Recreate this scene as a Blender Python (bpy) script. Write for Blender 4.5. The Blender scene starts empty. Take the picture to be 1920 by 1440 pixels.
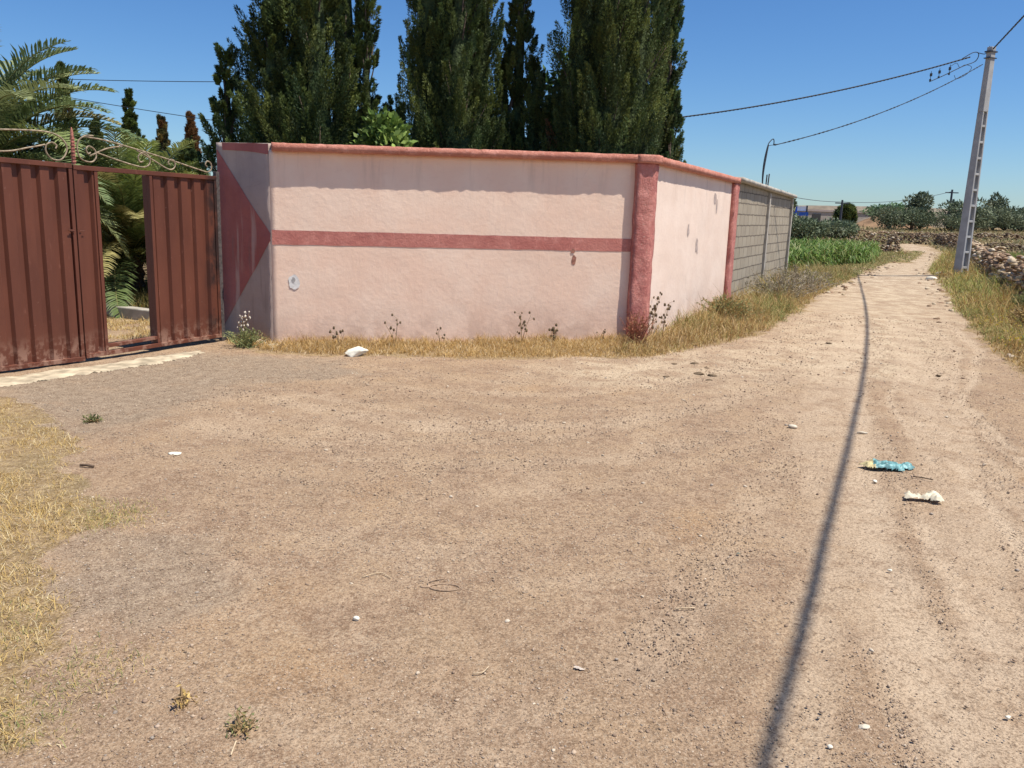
import bpy, math, random
import numpy as np
from mathutils import Vector, Matrix
# ------------------------------------------------------------------ camera, sky, sun
scn = bpy.context.scene
COL = scn.collection
f_px = 1580.0; CAMH = 1.6
roll = math.atan(.033); pitch = math.radians(11.596)
Fw = Vector((0, math.cos(pitch), -math.sin(pitch))); R0 = Vector((1, 0, 0)); U0 = R0.cross(Fw)
Rt = R0*math.cos(roll)+U0*math.sin(roll); Up = -R0*math.sin(roll)+U0*math.cos(roll)
cam = bpy.data.cameras.new('camera'); camo = bpy.data.objects.new('camera', cam); COL.objects.link(camo)
m = Matrix((Rt, Up, -Fw)).transposed().to_4x4(); m.translation = Vector((0, 0, CAMH)); camo.matrix_world = m
cam.sensor_fit = 'HORIZONTAL'; cam.sensor_width = 36; cam.lens = f_px/1920*36
cam.clip_start = .05; cam.clip_end = 6000
scn.camera = camo
SUN_AZ = math.radians(110); SUN_EL = math.radians(66.3)
SUN = Vector((math.cos(SUN_EL)*math.sin(SUN_AZ), math.cos(SUN_EL)*math.cos(SUN_AZ), math.sin(SUN_EL)))
w = bpy.data.worlds.new('World'); scn.world = w; w.use_nodes = True
nt = w.node_tree; bg = nt.nodes['Background']; sky = nt.nodes.new('ShaderNodeTexSky')
sky.sky_type = 'NISHITA'; sky.sun_disc = False; sky.sun_elevation = SUN_EL; sky.sun_rotation = SUN_AZ
sky.air_density = 1.0; sky.dust_density = 0.3; sky.ozone_density = 3.5; sky.altitude = 300
hs = nt.nodes.new('ShaderNodeHueSaturation'); hs.inputs['Saturation'].default_value = 1.16; tn = nt.nodes.new('ShaderNodeMix'); tn.data_type = 'RGBA'; tn.blend_type = 'MULTIPLY'; tn.inputs[0].default_value = 1; tn.inputs[7].default_value = (.80, 1.0, 1.24, 1)
nt.links.new(sky.outputs[0], hs.inputs['Color']); nt.links.new(hs.outputs[0], tn.inputs[6]); nt.links.new(tn.outputs[2], bg.inputs[0]); bg.inputs[1].default_value = .078
sl = bpy.data.lights.new('sun', 'SUN'); sl.energy = 5.0; sl.angle = math.radians(.53); sl.color = (1, .935, .835)
so = bpy.data.objects.new('sun', sl); COL.objects.link(so); so.rotation_euler = SUN.to_track_quat('Z', 'Y').to_euler()
vs = scn.view_settings; vs.view_transform = 'Standard'; vs.look = 'None'; vs.gamma = 1; vs.use_curve_mapping = False; vs.exposure = 0.33
# ------------------------------------------------------------------ numpy helpers
def h2(ix, iy, s=0):
    n = (ix.astype(np.int64)*374761393 + iy.astype(np.int64)*668265263 + int(s)*974634533) & 0xffffffff
    n = ((n ^ (n >> 13))*1274126177) & 0xffffffff
    n = (n ^ (n >> 16)) & 0xffffffff
    return n/4294967295.0
def vn(x, y, s=0):
    x = np.asarray(x, float); y = np.asarray(y, float)
    ix = np.floor(x); iy = np.floor(y); fx = x-ix; fy = y-iy
    fx = fx*fx*(3-2*fx); fy = fy*fy*(3-2*fy)
    a = h2(ix, iy, s); b = h2(ix+1, iy, s); c = h2(ix, iy+1, s); d = h2(ix+1, iy+1, s)
    return (a*(1-fx)+b*fx)*(1-fy)+(c*(1-fx)+d*fx)*fy
def fbm(x, y, s=0, o=4):
    t = 0; a = .5; n = 0
    for i in range(o):
        t = t+a*vn(x*2**i+17.3*i, y*2**i-9.1*i, s+i); n += a; a *= .5
    return t/n
def sm(t): t = np.clip(t, 0, 1); return t*t*(3-2*t)
def seg_dist(X, Y, pts, closed=False):
    best = np.full(np.shape(X), 1e9); n = len(pts)
    for i in range(n if closed else n-1):
        ax, ay = pts[i]; bx, by = pts[(i+1) % n]; dx = bx-ax; dy = by-ay; L = dx*dx+dy*dy+1e-9
        t = np.clip(((X-ax)*dx+(Y-ay)*dy)/L, 0, 1)
        best = np.minimum(best, (X-ax-t*dx)**2+(Y-ay-t*dy)**2)
    return np.sqrt(best)
def inside(X, Y, pts):
    r = np.zeros(np.shape(X), bool); n = len(pts)
    for i in range(n):
        x1, y1 = pts[i]; x2, y2 = pts[(i+1) % n]
        if y1 == y2: continue
        c = ((y1 > Y) != (y2 > Y)) & (X < (x2-x1)*(Y-y1)/(y2-y1)+x1)
        r ^= c
    return r
def sdist(X, Y, pts):           # positive inside
    return np.where(inside(X, Y, pts), 1, -1)*seg_dist(X, Y, pts, True)
def link(o, parent=None, **k):
    COL.objects.link(o)
    if parent: o.parent = parent
    for a, b in k.items(): o[a] = b
    return o
def mesh(name, V, Fs, mat=None, parent=None, attr=None, smooth=False, mats=None, midx=None, **k):
    """V (n,3) array; Fs (m,k) array or list of such arrays / lists"""
    V = np.asarray(V, float)
    if isinstance(Fs, np.ndarray): Fs = [Fs]
    loops = []; tot = []
    for a in Fs:
        if isinstance(a, np.ndarray) and a.ndim == 2:
            loops.append(a.ravel()); tot.append(np.full(len(a), a.shape[1]))
        else:
            loops.append(np.asarray(a).ravel()); tot.append(np.array([len(a)]))
    loops = np.concatenate(loops).astype(np.int32); tot = np.concatenate(tot).astype(np.int32)
    me = bpy.data.meshes.new(name)
    me.vertices.add(len(V)); me.vertices.foreach_set('co', V.ravel().astype(np.float32))
    me.loops.add(len(loops)); me.loops.foreach_set('vertex_index', loops)
    me.polygons.add(len(tot)); st = np.concatenate([[0], np.cumsum(tot)[:-1]]).astype(np.int32)
    me.polygons.foreach_set('loop_start', st); me.polygons.foreach_set('loop_total', tot)
    if smooth: me.polygons.foreach_set('use_smooth', np.ones(len(tot), bool))
    me.update(calc_edges=True)
    if attr is not None:
        for an, av in attr.items():
            ca = me.color_attributes.new(an, 'FLOAT_COLOR', 'POINT')
            av = np.asarray(av, float)
            if av.shape[1] == 3: av = np.c_[av, np.ones(len(av))]
            ca.data.foreach_set('color', av.ravel().astype(np.float32))
    if mat: me.materials.append(mat)
    if mats:
        for q in mats: me.materials.append(q)
        me.polygons.foreach_set('material_index', np.asarray(midx, np.int32))
    o = bpy.data.objects.new(name, me)
    return link(o, parent, **k)
def thing(name, loc, label, cat, group=None, rz=0):
    o = bpy.data.objects.new(name, None); o.location = loc; o.rotation_euler = (0, 0, rz); o.empty_display_size = .2
    COL.objects.link(o); o['label'] = label; o['category'] = cat
    if group: o['group'] = group
    return o
def tag(o, label, cat, group=None):
    o['label'] = label; o['category'] = cat
    if group: o['group'] = group
    return o
def stuff(o, label, cat):
    tag(o, label, cat); o['kind'] = 'stuff'; return o
def copy_tree(o, parent=None):
    c = o.copy(); COL.objects.link(c); c.parent = parent
    for ch in [q for q in COL.objects if q.parent == o]: copy_tree(ch, c)
    return c
class MB:
    def __init__(s): s.V = []; s.F = []; s.n = 0
    def add(s, V, F):
        s.V.append(np.asarray(V, float)); s.F += [[int(i)+s.n for i in f] for f in F]; s.n += len(V)
    def box(s, c, d, rot=None, taper=1.0, bev=0):
        x, y, z = [q/2 for q in d]
        V = np.array([(-x,-y,-z),(x,-y,-z),(x,y,-z),(-x,y,-z),(-x*taper,-y*taper,z),(x*taper,-y*taper,z),(x*taper,y*taper,z),(-x*taper,y*taper,z)])
        if rot is not None: V = V@np.array(rot).T
        s.add(V+np.array(c), [(0,3,2,1),(4,5,6,7),(0,1,5,4),(1,2,6,5),(2,3,7,6),(3,0,4,7)])
    def tube(s, P, r, n=6, cap=True):
        P = np.asarray(P, float); r = np.full(len(P), r) if np.isscalar(r) else np.asarray(r)
        T = np.gradient(P, axis=0); T /= np.linalg.norm(T, axis=1)[:, None]+1e-12
        a = np.array([0, 0, 1.]) if abs(T[0][2]) < .9 else np.array([1., 0, 0])
        V = []
        N = np.cross(T[0], a); N /= np.linalg.norm(N)
        for i in range(len(P)):
            N = N-T[i]*(N@T[i]); N /= np.linalg.norm(N)+1e-12; B = np.cross(T[i], N)
            for k in range(n):
                t = 2*math.pi*k/n; V.append(P[i]+r[i]*(N*math.cos(t)+B*math.sin(t)))
        Fc = [(i*n+k, i*n+(k+1) % n, (i+1)*n+(k+1) % n, (i+1)*n+k) for i in range(len(P)-1) for k in range(n)]
        if cap: Fc += [tuple(range(n))[::-1], tuple((len(P)-1)*n+k for k in range(n))]
        s.add(V, Fc)
    def build(s, name, mat, parent=None, smooth=False, bevel=0, **k):
        me = bpy.data.meshes.new(name); me.from_pydata(np.concatenate(s.V).tolist(), [], s.F); me.update()
        if smooth: me.polygons.foreach_set('use_smooth', np.ones(len(me.polygons), bool))
        me.materials.append(mat); o = bpy.data.objects.new(name, me)
        if bevel:
            b = o.modifiers.new('b', 'BEVEL'); b.width = bevel; b.segments = 2; b.limit_method = 'ANGLE'
        return link(o, parent, **k)
def rotm(ax, ang):
    return np.array(Matrix.Rotation(ang, 3, ax))
# ------------------------------------------------------------------ materials
class NT:
    def __init__(s, name):
        s.m = bpy.data.materials.new(name); s.m.use_nodes = True; s.t = s.m.node_tree; s.n = s.t.nodes
        s.b = s.n['Principled BSDF']; s.b.inputs['Roughness'].default_value = .85
        s.b.inputs['Specular IOR Level'].default_value = .25
        s.geo = s.n.new('ShaderNodeNewGeometry'); s.tc = s.n.new('ShaderNodeTexCoord')
        s.co = s.tc.outputs['Object']
    def lk(s, a, b): s.t.links.new(a, b)
    def inp(s, sock, v):
        if hasattr(v, 'is_linked') or isinstance(v, bpy.types.NodeSocket): s.lk(v, sock)
        elif v is not None: sock.default_value = v if np.isscalar(v) or len(v) != 3 or sock.type == 'VECTOR' else (*v, 1)
    def noise(s, scale, detail=4, rough=.55, dist=0, co=None, out='Fac'):
        q = s.n.new('ShaderNodeTexNoise'); q.inputs['Scale'].default_value = scale; q.inputs['Detail'].default_value = detail
        q.inputs['Roughness'].default_value = rough; q.inputs['Distortion'].default_value = dist
        s.lk(co or s.co, q.inputs['Vector']); return q.outputs[out]
    def voro(s, scale, out='Distance', feat='F1', co=None, rnd=1):
        q = s.n.new('ShaderNodeTexVoronoi'); q.inputs['Scale'].default_value = scale; q.feature = feat
        q.inputs['Randomness'].default_value = rnd
        s.lk(co or s.co, q.inputs['Vector']); return q.outputs[out]
    def map(s, scale=(1, 1, 1), rot=(0, 0, 0), loc=(0, 0, 0), co=None):
        q = s.n.new('ShaderNodeMapping'); q.inputs['Scale'].default_value = scale; q.inputs['Rotation'].default_value = rot
        q.inputs['Location'].default_value = loc
        s.lk(co or s.co, q.inputs['Vector']); return q.outputs[0]
    def ramp(s, v, a, b, lo=0., hi=1.):
        q = s.n.new('ShaderNodeMapRange'); q.interpolation_type = 'SMOOTHSTEP'
        s.lk(v, q.inputs[0]); q.inputs[1].default_value = a; q.inputs[2].default_value = b
        q.inputs[3].default_value = lo; q.inputs[4].default_value = hi; return q.outputs[0]
    def mix(s, fac, a, b, mode='MIX'):
        q = s.n.new('ShaderNodeMix'); q.data_type = 'RGBA'; q.blend_type = mode
        s.inp(q.inputs[0], fac); s.inp(q.inputs[6], a); s.inp(q.inputs[7], b); return q.outputs[2]
    def math(s, op, a, b=None):
        q = s.n.new('ShaderNodeMath'); q.operation = op; s.inp(q.inputs[0], a)
        if b is not None: s.inp(q.inputs[1], b)
        return q.outputs[0]
    def attr(s, name):
        q = s.n.new('ShaderNodeAttribute'); q.attribute_name = name; return q
    def sep(s, v):
        q = s.n.new('ShaderNodeSeparateXYZ'); s.lk(v, q.inputs[0]); return q.outputs
    def bump(s, h, strength=.5, dist=.01, prev=None):
        q = s.n.new('ShaderNodeBump'); q.inputs['Strength'].default_value = strength; q.inputs['Distance'].default_value = dist
        s.lk(h, q.inputs['Height'])
        if prev: s.lk(prev, q.inputs['Normal'])
        s.lk(q.outputs[0], s.b.inputs['Normal']); return q.outputs[0]
    def col(s, c): s.inp(s.b.inputs['Base Color'], c); return s
def simple(name, c, var=.25, scale=8, rough=.85, bump=.3, bscale=60, spec=.25, metal=0, detail=5, bd=.004):
    t = NT(name); n = t.noise(scale, detail)
    t.col(t.mix(t.ramp(n, .3, .7), [q*(1-var) for q in c], [min(1, q*(1+var)) for q in c]))
    if bump: t.bump(t.noise(bscale, 4), bump, bd)
    t.b.inputs['Roughness'].default_value = rough; t.b.inputs['Specular IOR Level'].default_value = spec
    t.b.inputs['Metallic'].default_value = metal
    return t.m
def leafmat(name, trans=.25, rough=.6):
    t = NT(name); a = t.attr('tint'); t.col(a.outputs['Color']); t.b.inputs['Roughness'].default_value = rough
    tr = t.n.new('ShaderNodeBsdfTranslucent'); t.lk(a.outputs['Color'], tr.inputs[0])
    mx = t.n.new('ShaderNodeMixShader'); mx.inputs[0].default_value = trans
    t.lk(t.b.outputs[0], mx.inputs[1]); t.lk(tr.outputs[0], mx.inputs[2])
    t.lk(mx.outputs[0], t.n['Material Output'].inputs[0]); return t.m
M = {}
# ground ------------------------------------------------------------
def ground_mat():
    t = NT('ground_soil'); mk = t.attr('mask'); s = t.n.new('ShaderNodeSeparateColor'); t.lk(mk.outputs['Color'], s.inputs[0])
    bare, pale, grey = s.outputs[0], s.outputs[1], s.outputs[2]; track = mk.outputs['Alpha']
    n0 = t.noise(.55, 5, .6); n1 = t.noise(2.3, 6, .62); n2 = t.noise(11, 6, .65); n3 = t.noise(70, 5, .7)
    tan = t.mix(t.ramp(n2, .36, .62), (.275, .18, .12), (.43, .305, .21))
    tan = t.mix(t.ramp(t.noise(5.5, 8, .75, .4, co=t.map(loc=(3, 3, 3))), .55, .63, 0, .45), tan, (.56, .435, .315))
    tan = t.mix(t.ramp(n1, .38, .66), tan, (.455, .325, .215))
    tan = t.mix(t.ramp(n0, .45, .7, 0, .35), tan, (.27, .175, .115))
    ochre = t.noise(.9, 3, .5, co=t.map(loc=(7, 3, 0)))
    tan = t.mix(t.ramp(ochre, .58, .75, 0, .4), tan, (.44, .26, .12))
    palec = t.mix(t.ramp(n1, .36, .6), (.47, .36, .26), (.70, .585, .435))
    palec = t.mix(t.ramp(t.noise(3.2, 8, .75, .5, co=t.map(loc=(8, 1, 0))), .55, .64, 0, .7), palec, (.33, .235, .155))
    dust = t.noise(1.3, 9, .68, .3, co=t.map(loc=(11, 2, 0)))
    tan = t.mix(t.ramp(dust, .53, .60, 0, .42), tan, (.56, .43, .31))
    tan = t.mix(t.ramp(dust, .44, .36, 0, .28), tan, (.235, .165, .115))
    pm = t.math('MULTIPLY', pale, t.ramp(t.noise(3.4, 7, .75, co=t.map(scale=(1, .6, 1))), .34, .55))
    c = t.mix(pm, tan, palec)
    c = t.mix(t.math('MULTIPLY', track, t.ramp(t.noise(4, 7, .75), .30, .55)), c, (.62, .495, .37))
    greyc = t.mix(t.ramp(n2, .3, .7), (.235, .180, .135), (.40, .325, .25))
    gm = t.math('MULTIPLY', grey, t.ramp(t.noise(2.6, 6, .7, co=t.map(loc=(3, 9, 1))), .18, .5))
    c = t.mix(gm, c, greyc)
    soil = t.mix(t.ramp(n2, .35, .65), (.24, .165, .08), (.44, .32, .17))
    soil = t.mix(t.ramp(n0, .5, .65, 0, .35), soil, (.18, .165, .07))
    bm = t.ramp(t.math('ADD', bare, t.math('MULTIPLY', t.math('SUBTRACT', n2, .5), .55)), .35, .65)
    c = t.mix(bm, soil, c)
    # fine gravel: cells of different stone colours
    for sc, amt, lo in ((60, .75, .55), (130, .75, .45), (24, .4, .86)):
        vc = t.voro(sc, 'Color'); sp = t.n.new('ShaderNodeSeparateColor'); t.lk(vc, sp.inputs[0])
        vd = t.voro(sc)
        msk = t.math('MULTIPLY', t.ramp(sp.outputs[0], lo, lo+.04), t.ramp(vd, .42, .28))
        msk = t.math('MULTIPLY', msk, t.ramp(t.noise(1.7, 5, .7, co=t.map(loc=(sc, 0, 0))), .32, .6, .45, 1))
        msk = t.math('MULTIPLY', msk, t.math('SUBTRACT', 1.0, t.math('MULTIPLY', pale, .5)))
        msk = t.math('MULTIPLY', msk, t.math('SUBTRACT', 1.0, t.math('MULTIPLY', track, .7)))
        stone = t.mix(sp.outputs[1], (.17, .12, .09), (.56, .46, .35))
        c = t.mix(t.math('MULTIPLY', msk, amt), c, stone)
    c = t.mix(t.ramp(n3, .49, .37, 0, .62), c, (.15, .10, .068))
    c = t.mix(t.ramp(n3, .53, .64, 0, .50), c, (.60, .47, .345))
    n5 = t.noise(170, 3, .6, co=t.map(loc=(1, 8, 0)))
    c = t.mix(t.ramp(n5, .47, .36, 0, .55), c, (.16, .105, .07))
    c = t.mix(t.ramp(n5, .55, .66, 0, .45), c, (.62, .50, .37))
    n4 = t.noise(28, 6, .75, co=t.map(loc=(2, 5, 0)))
    c = t.mix(t.ramp(n4, .48, .34, 0, .55), c, (.16, .10, .062))
    c = t.mix(1.0, c, (.915, .895, .84), 'MULTIPLY')
    t.col(c)
    b1 = t.bump(t.noise(28, 8, .72), .8, .018)
    t.bump(t.voro(75, 'Distance'), .45, .006, b1)
    t.b.inputs['Roughness'].default_value = .95; t.b.inputs['Specular IOR Level'].default_value = .1
    return t.m
M['ground'] = ground_mat()
def plaster(name, c1, c2, streak=False):
    t = NT(name); n1 = t.noise(1.6, 6, .6); n2 = t.noise(9, 6, .65, .4, co=t.map(scale=(1, 1, 2.2)))
    c = t.mix(t.ramp(n1, .35, .68), c1, c2)
    c = t.mix(t.ramp(n2, .52, .7, 0, .25), c, [q*.85 for q in c1])
    c = t.mix(t.ramp(t.noise(2.7, 7, .7, co=t.map(loc=(5, 1, 2))), .6, .75, 0, .5), c, [min(1, q*1.12+.02) for q in c2])
    z = t.sep(t.geo.outputs['Position'])[2]
    rain = t.math('MULTIPLY', t.ramp(z, 1.5, 2.2), t.ramp(t.noise(7, 4, .6, co=t.map(scale=(1, 1, .10), loc=(1, 2, 0))), .52, .68))
    c = t.mix(t.math('MULTIPLY', rain, .35), c, [q*.62 for q in c1])
    c = t.mix(t.ramp(t.noise(.7, 4, .6, co=t.map(loc=(2, 2, 5))), .5, .66, 0, .15), c, [q*.84 for q in c1])
    crk = t.voro(1.1, 'Distance', 'DISTANCE_TO_EDGE', co=t.mix(.12, t.co, t.noise(4, 6, .7, out='Color')))
    ck = t.math('MULTIPLY', t.ramp(crk, .006, .001), t.ramp(t.noise(1.1, 3), .50, .58))
    c = t.mix(t.math('MULTIPLY', ck, .13), c, [q*.45 for q in c1])
    chip = t.math('MULTIPLY', t.ramp(t.noise(26, 5, .7), .70, .74), t.ramp(t.noise(1.9, 3, co=t.map(loc=(9, 9, 9))), .5, .62))
    c = t.mix(t.math('MULTIPLY', chip, .7), c, (.40, .27, .20))
    low = t.math('MULTIPLY', t.ramp(z, .65, .02), t.ramp(t.noise(3.5, 6, .7), .35, .62))
    c = t.mix(t.math('MULTIPLY', low, .45), c, (.42, .27, .20))
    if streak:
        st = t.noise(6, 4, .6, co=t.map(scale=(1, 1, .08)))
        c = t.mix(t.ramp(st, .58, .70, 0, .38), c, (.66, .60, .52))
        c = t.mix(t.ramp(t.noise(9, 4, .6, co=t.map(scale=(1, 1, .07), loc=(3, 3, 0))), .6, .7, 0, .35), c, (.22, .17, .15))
    t.col(c); b = t.bump(t.noise(16, 7, .62), .42, .011); t.bump(t.noise(90, 4, .6), .35, .004, b)
    t.b.inputs['Roughness'].default_value = .9; return t.m
M['pink'] = plaster('pink_plaster', (.87, .625, .475), (.90, .69, .54))
M['pinkside'] = plaster('lit_tone_pink_plaster', (.79, .625, .515), (.84, .685, .575))  # paler copy of the wall pink; the side's stronger light put into colour
M['pinkshade'] = plaster('weathered_shade_tone_pink_plaster', (.41, .32, .28), (.48, .385, .335), True)  # streaks are weathering; the dark tone is the return panel's shade put into colour
def rosepaint(name, c1, c2, wear=.62, rough_=.5, fleck=(.58, .40, .32)):
    t = NT(name); n = t.noise(3, 6, .65); c = t.mix(t.ramp(n, .35, .66), c1, c2)
    c = t.mix(t.ramp(t.noise(6, 7, .8), .52, .66, 0, .45), c, [min(1, q*1.25+.07) for q in c2])
    c = t.mix(t.ramp(t.noise(13, 6, .75), wear-.08, wear, 0, .5), c, [min(1, q*1.3+.05) for q in c2])
    c = t.mix(t.ramp(t.noise(42, 5, .75), wear, wear+.03, 0, .75), c, fleck)
    c = t.mix(t.ramp(t.noise(24, 5, .7, co=t.map(loc=(4, 4, 4))), wear+.02, wear+.06, 0, .7), c, [q*.45 for q in c1])
    t.col(c); b = t.bump(t.noise(20, 7, .7), rough_, .018); t.bump(t.noise(70, 4, .7), rough_, .006, b)
    t.b.inputs['Roughness'].default_value = .92; return t.m
M['rose'] = rosepaint('rose_paint', (.46, .165, .135), (.55, .225, .18), .68)
M['rosepillar'] = rosepaint('rough_rose_pillar_paint', (.44, .15, .13), (.54, .22, .18), .61, 1.0)
M['rosedark'] = plaster('weathered_rose_paint', (.36, .12, .105), (.44, .16, .14), True)
M['rosecap'] = rosepaint('rose_coping_paint', (.48, .19, .135), (.56, .245, .18), .62, .8)
M['white'] = simple('white_filler', (.74, .72, .68), .12, 30)
M['rust'] = simple('exposed_mortar', (.36, .17, .12), .3, 30)
def block_mat():
    t = NT('concrete_blocks')
    co = t.map(rot=(math.pi/2, 0, 0))        # local x along the wall, local z up
    q = t.n.new('ShaderNodeTexBrick'); 
    dist = t.noise(5, 3, out='Color'); mx = t.mix(.035, co, dist); 
    t.lk(mx, q.inputs['Vector'])
    q.inputs['Scale'].default_value = 1; q.inputs['Brick Width'].default_value = .42; q.inputs['Row Height'].default_value = .2
    q.inputs['Mortar Size'].default_value = .014; q.inputs['Mortar Smooth'].default_value = .3
    q.inputs['Color1'].default_value = (.31, .265, .20, 1); q.inputs['Color2'].default_value = (.38, .33, .25, 1)
    q.inputs['Mortar'].default_value = (.10, .08, .06, 1)
    st = t.noise(22, 4, .6, co=t.map(scale=(1, 1, .12)))
    c = t.mix(t.ramp(st, .35, .7, 0, .45), q.outputs['Color'], (.42, .36, .28))
    c = t.mix(t.ramp(t.noise(2, 5), .55, .75, 0, .5), c, (.25, .22, .18))
    t.col(c); b = t.bump(q.outputs['Fac'], -.9, .02); t.bump(t.noise(60, 5, .7), .5, .006, b)
    return t.m
M['block'] = block_mat()
M['conc'] = simple('grey_concrete', (.42, .385, .33), .22, 5, bump=.5, bscale=50, bd=.006)
M['poleconc'] = simple('pole_concrete', (.40, .395, .385), .12, 4, bump=.25, bscale=60)
def gate_mat():
    t = NT('red_brown_gate_paint'); n = t.noise(2.5, 5, .6, co=t.map(scale=(1, 1, .35)))
    c = t.mix(t.ramp(n, .3, .7), (.108, .034, .0195), (.152, .049, .027))
    c = t.mix(t.ramp(t.noise(16, 6, .7, co=t.map(scale=(1, 1, .25))), .60, .72, 0, .5), c, (.27, .11, .075))
    c = t.mix(t.ramp(t.noise(38, 4, .7), .68, .74, 0, .8), c, (.34, .20, .16))
    z = t.sep(t.co)[2]
    c = t.mix(t.math('MULTIPLY', t.ramp(z, .35, .05), t.ramp(t.noise(9, 5, .7), .45, .6)), c, (.30, .17, .12))
    xx = t.sep(t.co)[0]
    st = t.math('MULTIPLY', t.ramp(xx, 1.50, 1.64), t.ramp(t.noise(3.2, 5, .6, co=t.map(scale=(1, 1, .6), loc=(0, 0, 4))), .45, .58))
    c = t.mix(t.math('MULTIPLY', st, .85), c, (.015, .012, .012))
    t.col(c); t.bump(t.noise(45, 3), .12, .003); t.b.inputs['Roughness'].default_value = .55
    t.b.inputs['Specular IOR Level'].default_value = .4; return t.m
M['gate'] = gate_mat()
M['iron'] = simple('peeling_cream_ironwork', (.30, .235, .16), .45, 30, .7)
M['rebar'] = simple('rusty_steel', (.10, .085, .08), .3, 30, .7)
M['black'] = simple('black_cable_sheath', (.03, .032, .038), .2, 30, .6, bump=0)
M['conduit'] = simple('dark_conduit', (.07, .075, .09), .2, 30, .6, bump=0)
M['rock'] = simple('pale_limestone', (.60, .53, .41), .28, 4, .9, .8, 14, bd=.02)
M['whiterock'] = simple('white_limestone', (.80, .76, .62), .12, 6, .9, .6, 25, bd=.01)
M['drystone'] = None
M['bark'] = simple('bark', (.13, .095, .07), .35, 10, .95, .8, 25, bd=.02)
M['cement'] = simple('cream_cement_plaster', (.46, .385, .27), .35, 7, .9, .6, 40)
M['leaf'] = leafmat('foliage', .22); M['palm'] = leafmat('palm_leaf', .2, .5); M['straw'] = leafmat('grass_blades', .25, .75)
M['dist'] = leafmat('distant_foliage', .15)
M['peb'] = leafmat('pebbles', 0.0, .9)
M['hill'] = simple('far_dry_hill', (.21, .17, .125), .25, .12, bump=0)
M['mound'] = simple('brown_earth_mound', (.25, .155, .085), .3, .5, bump=.5, bscale=2, bd=.2)
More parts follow.
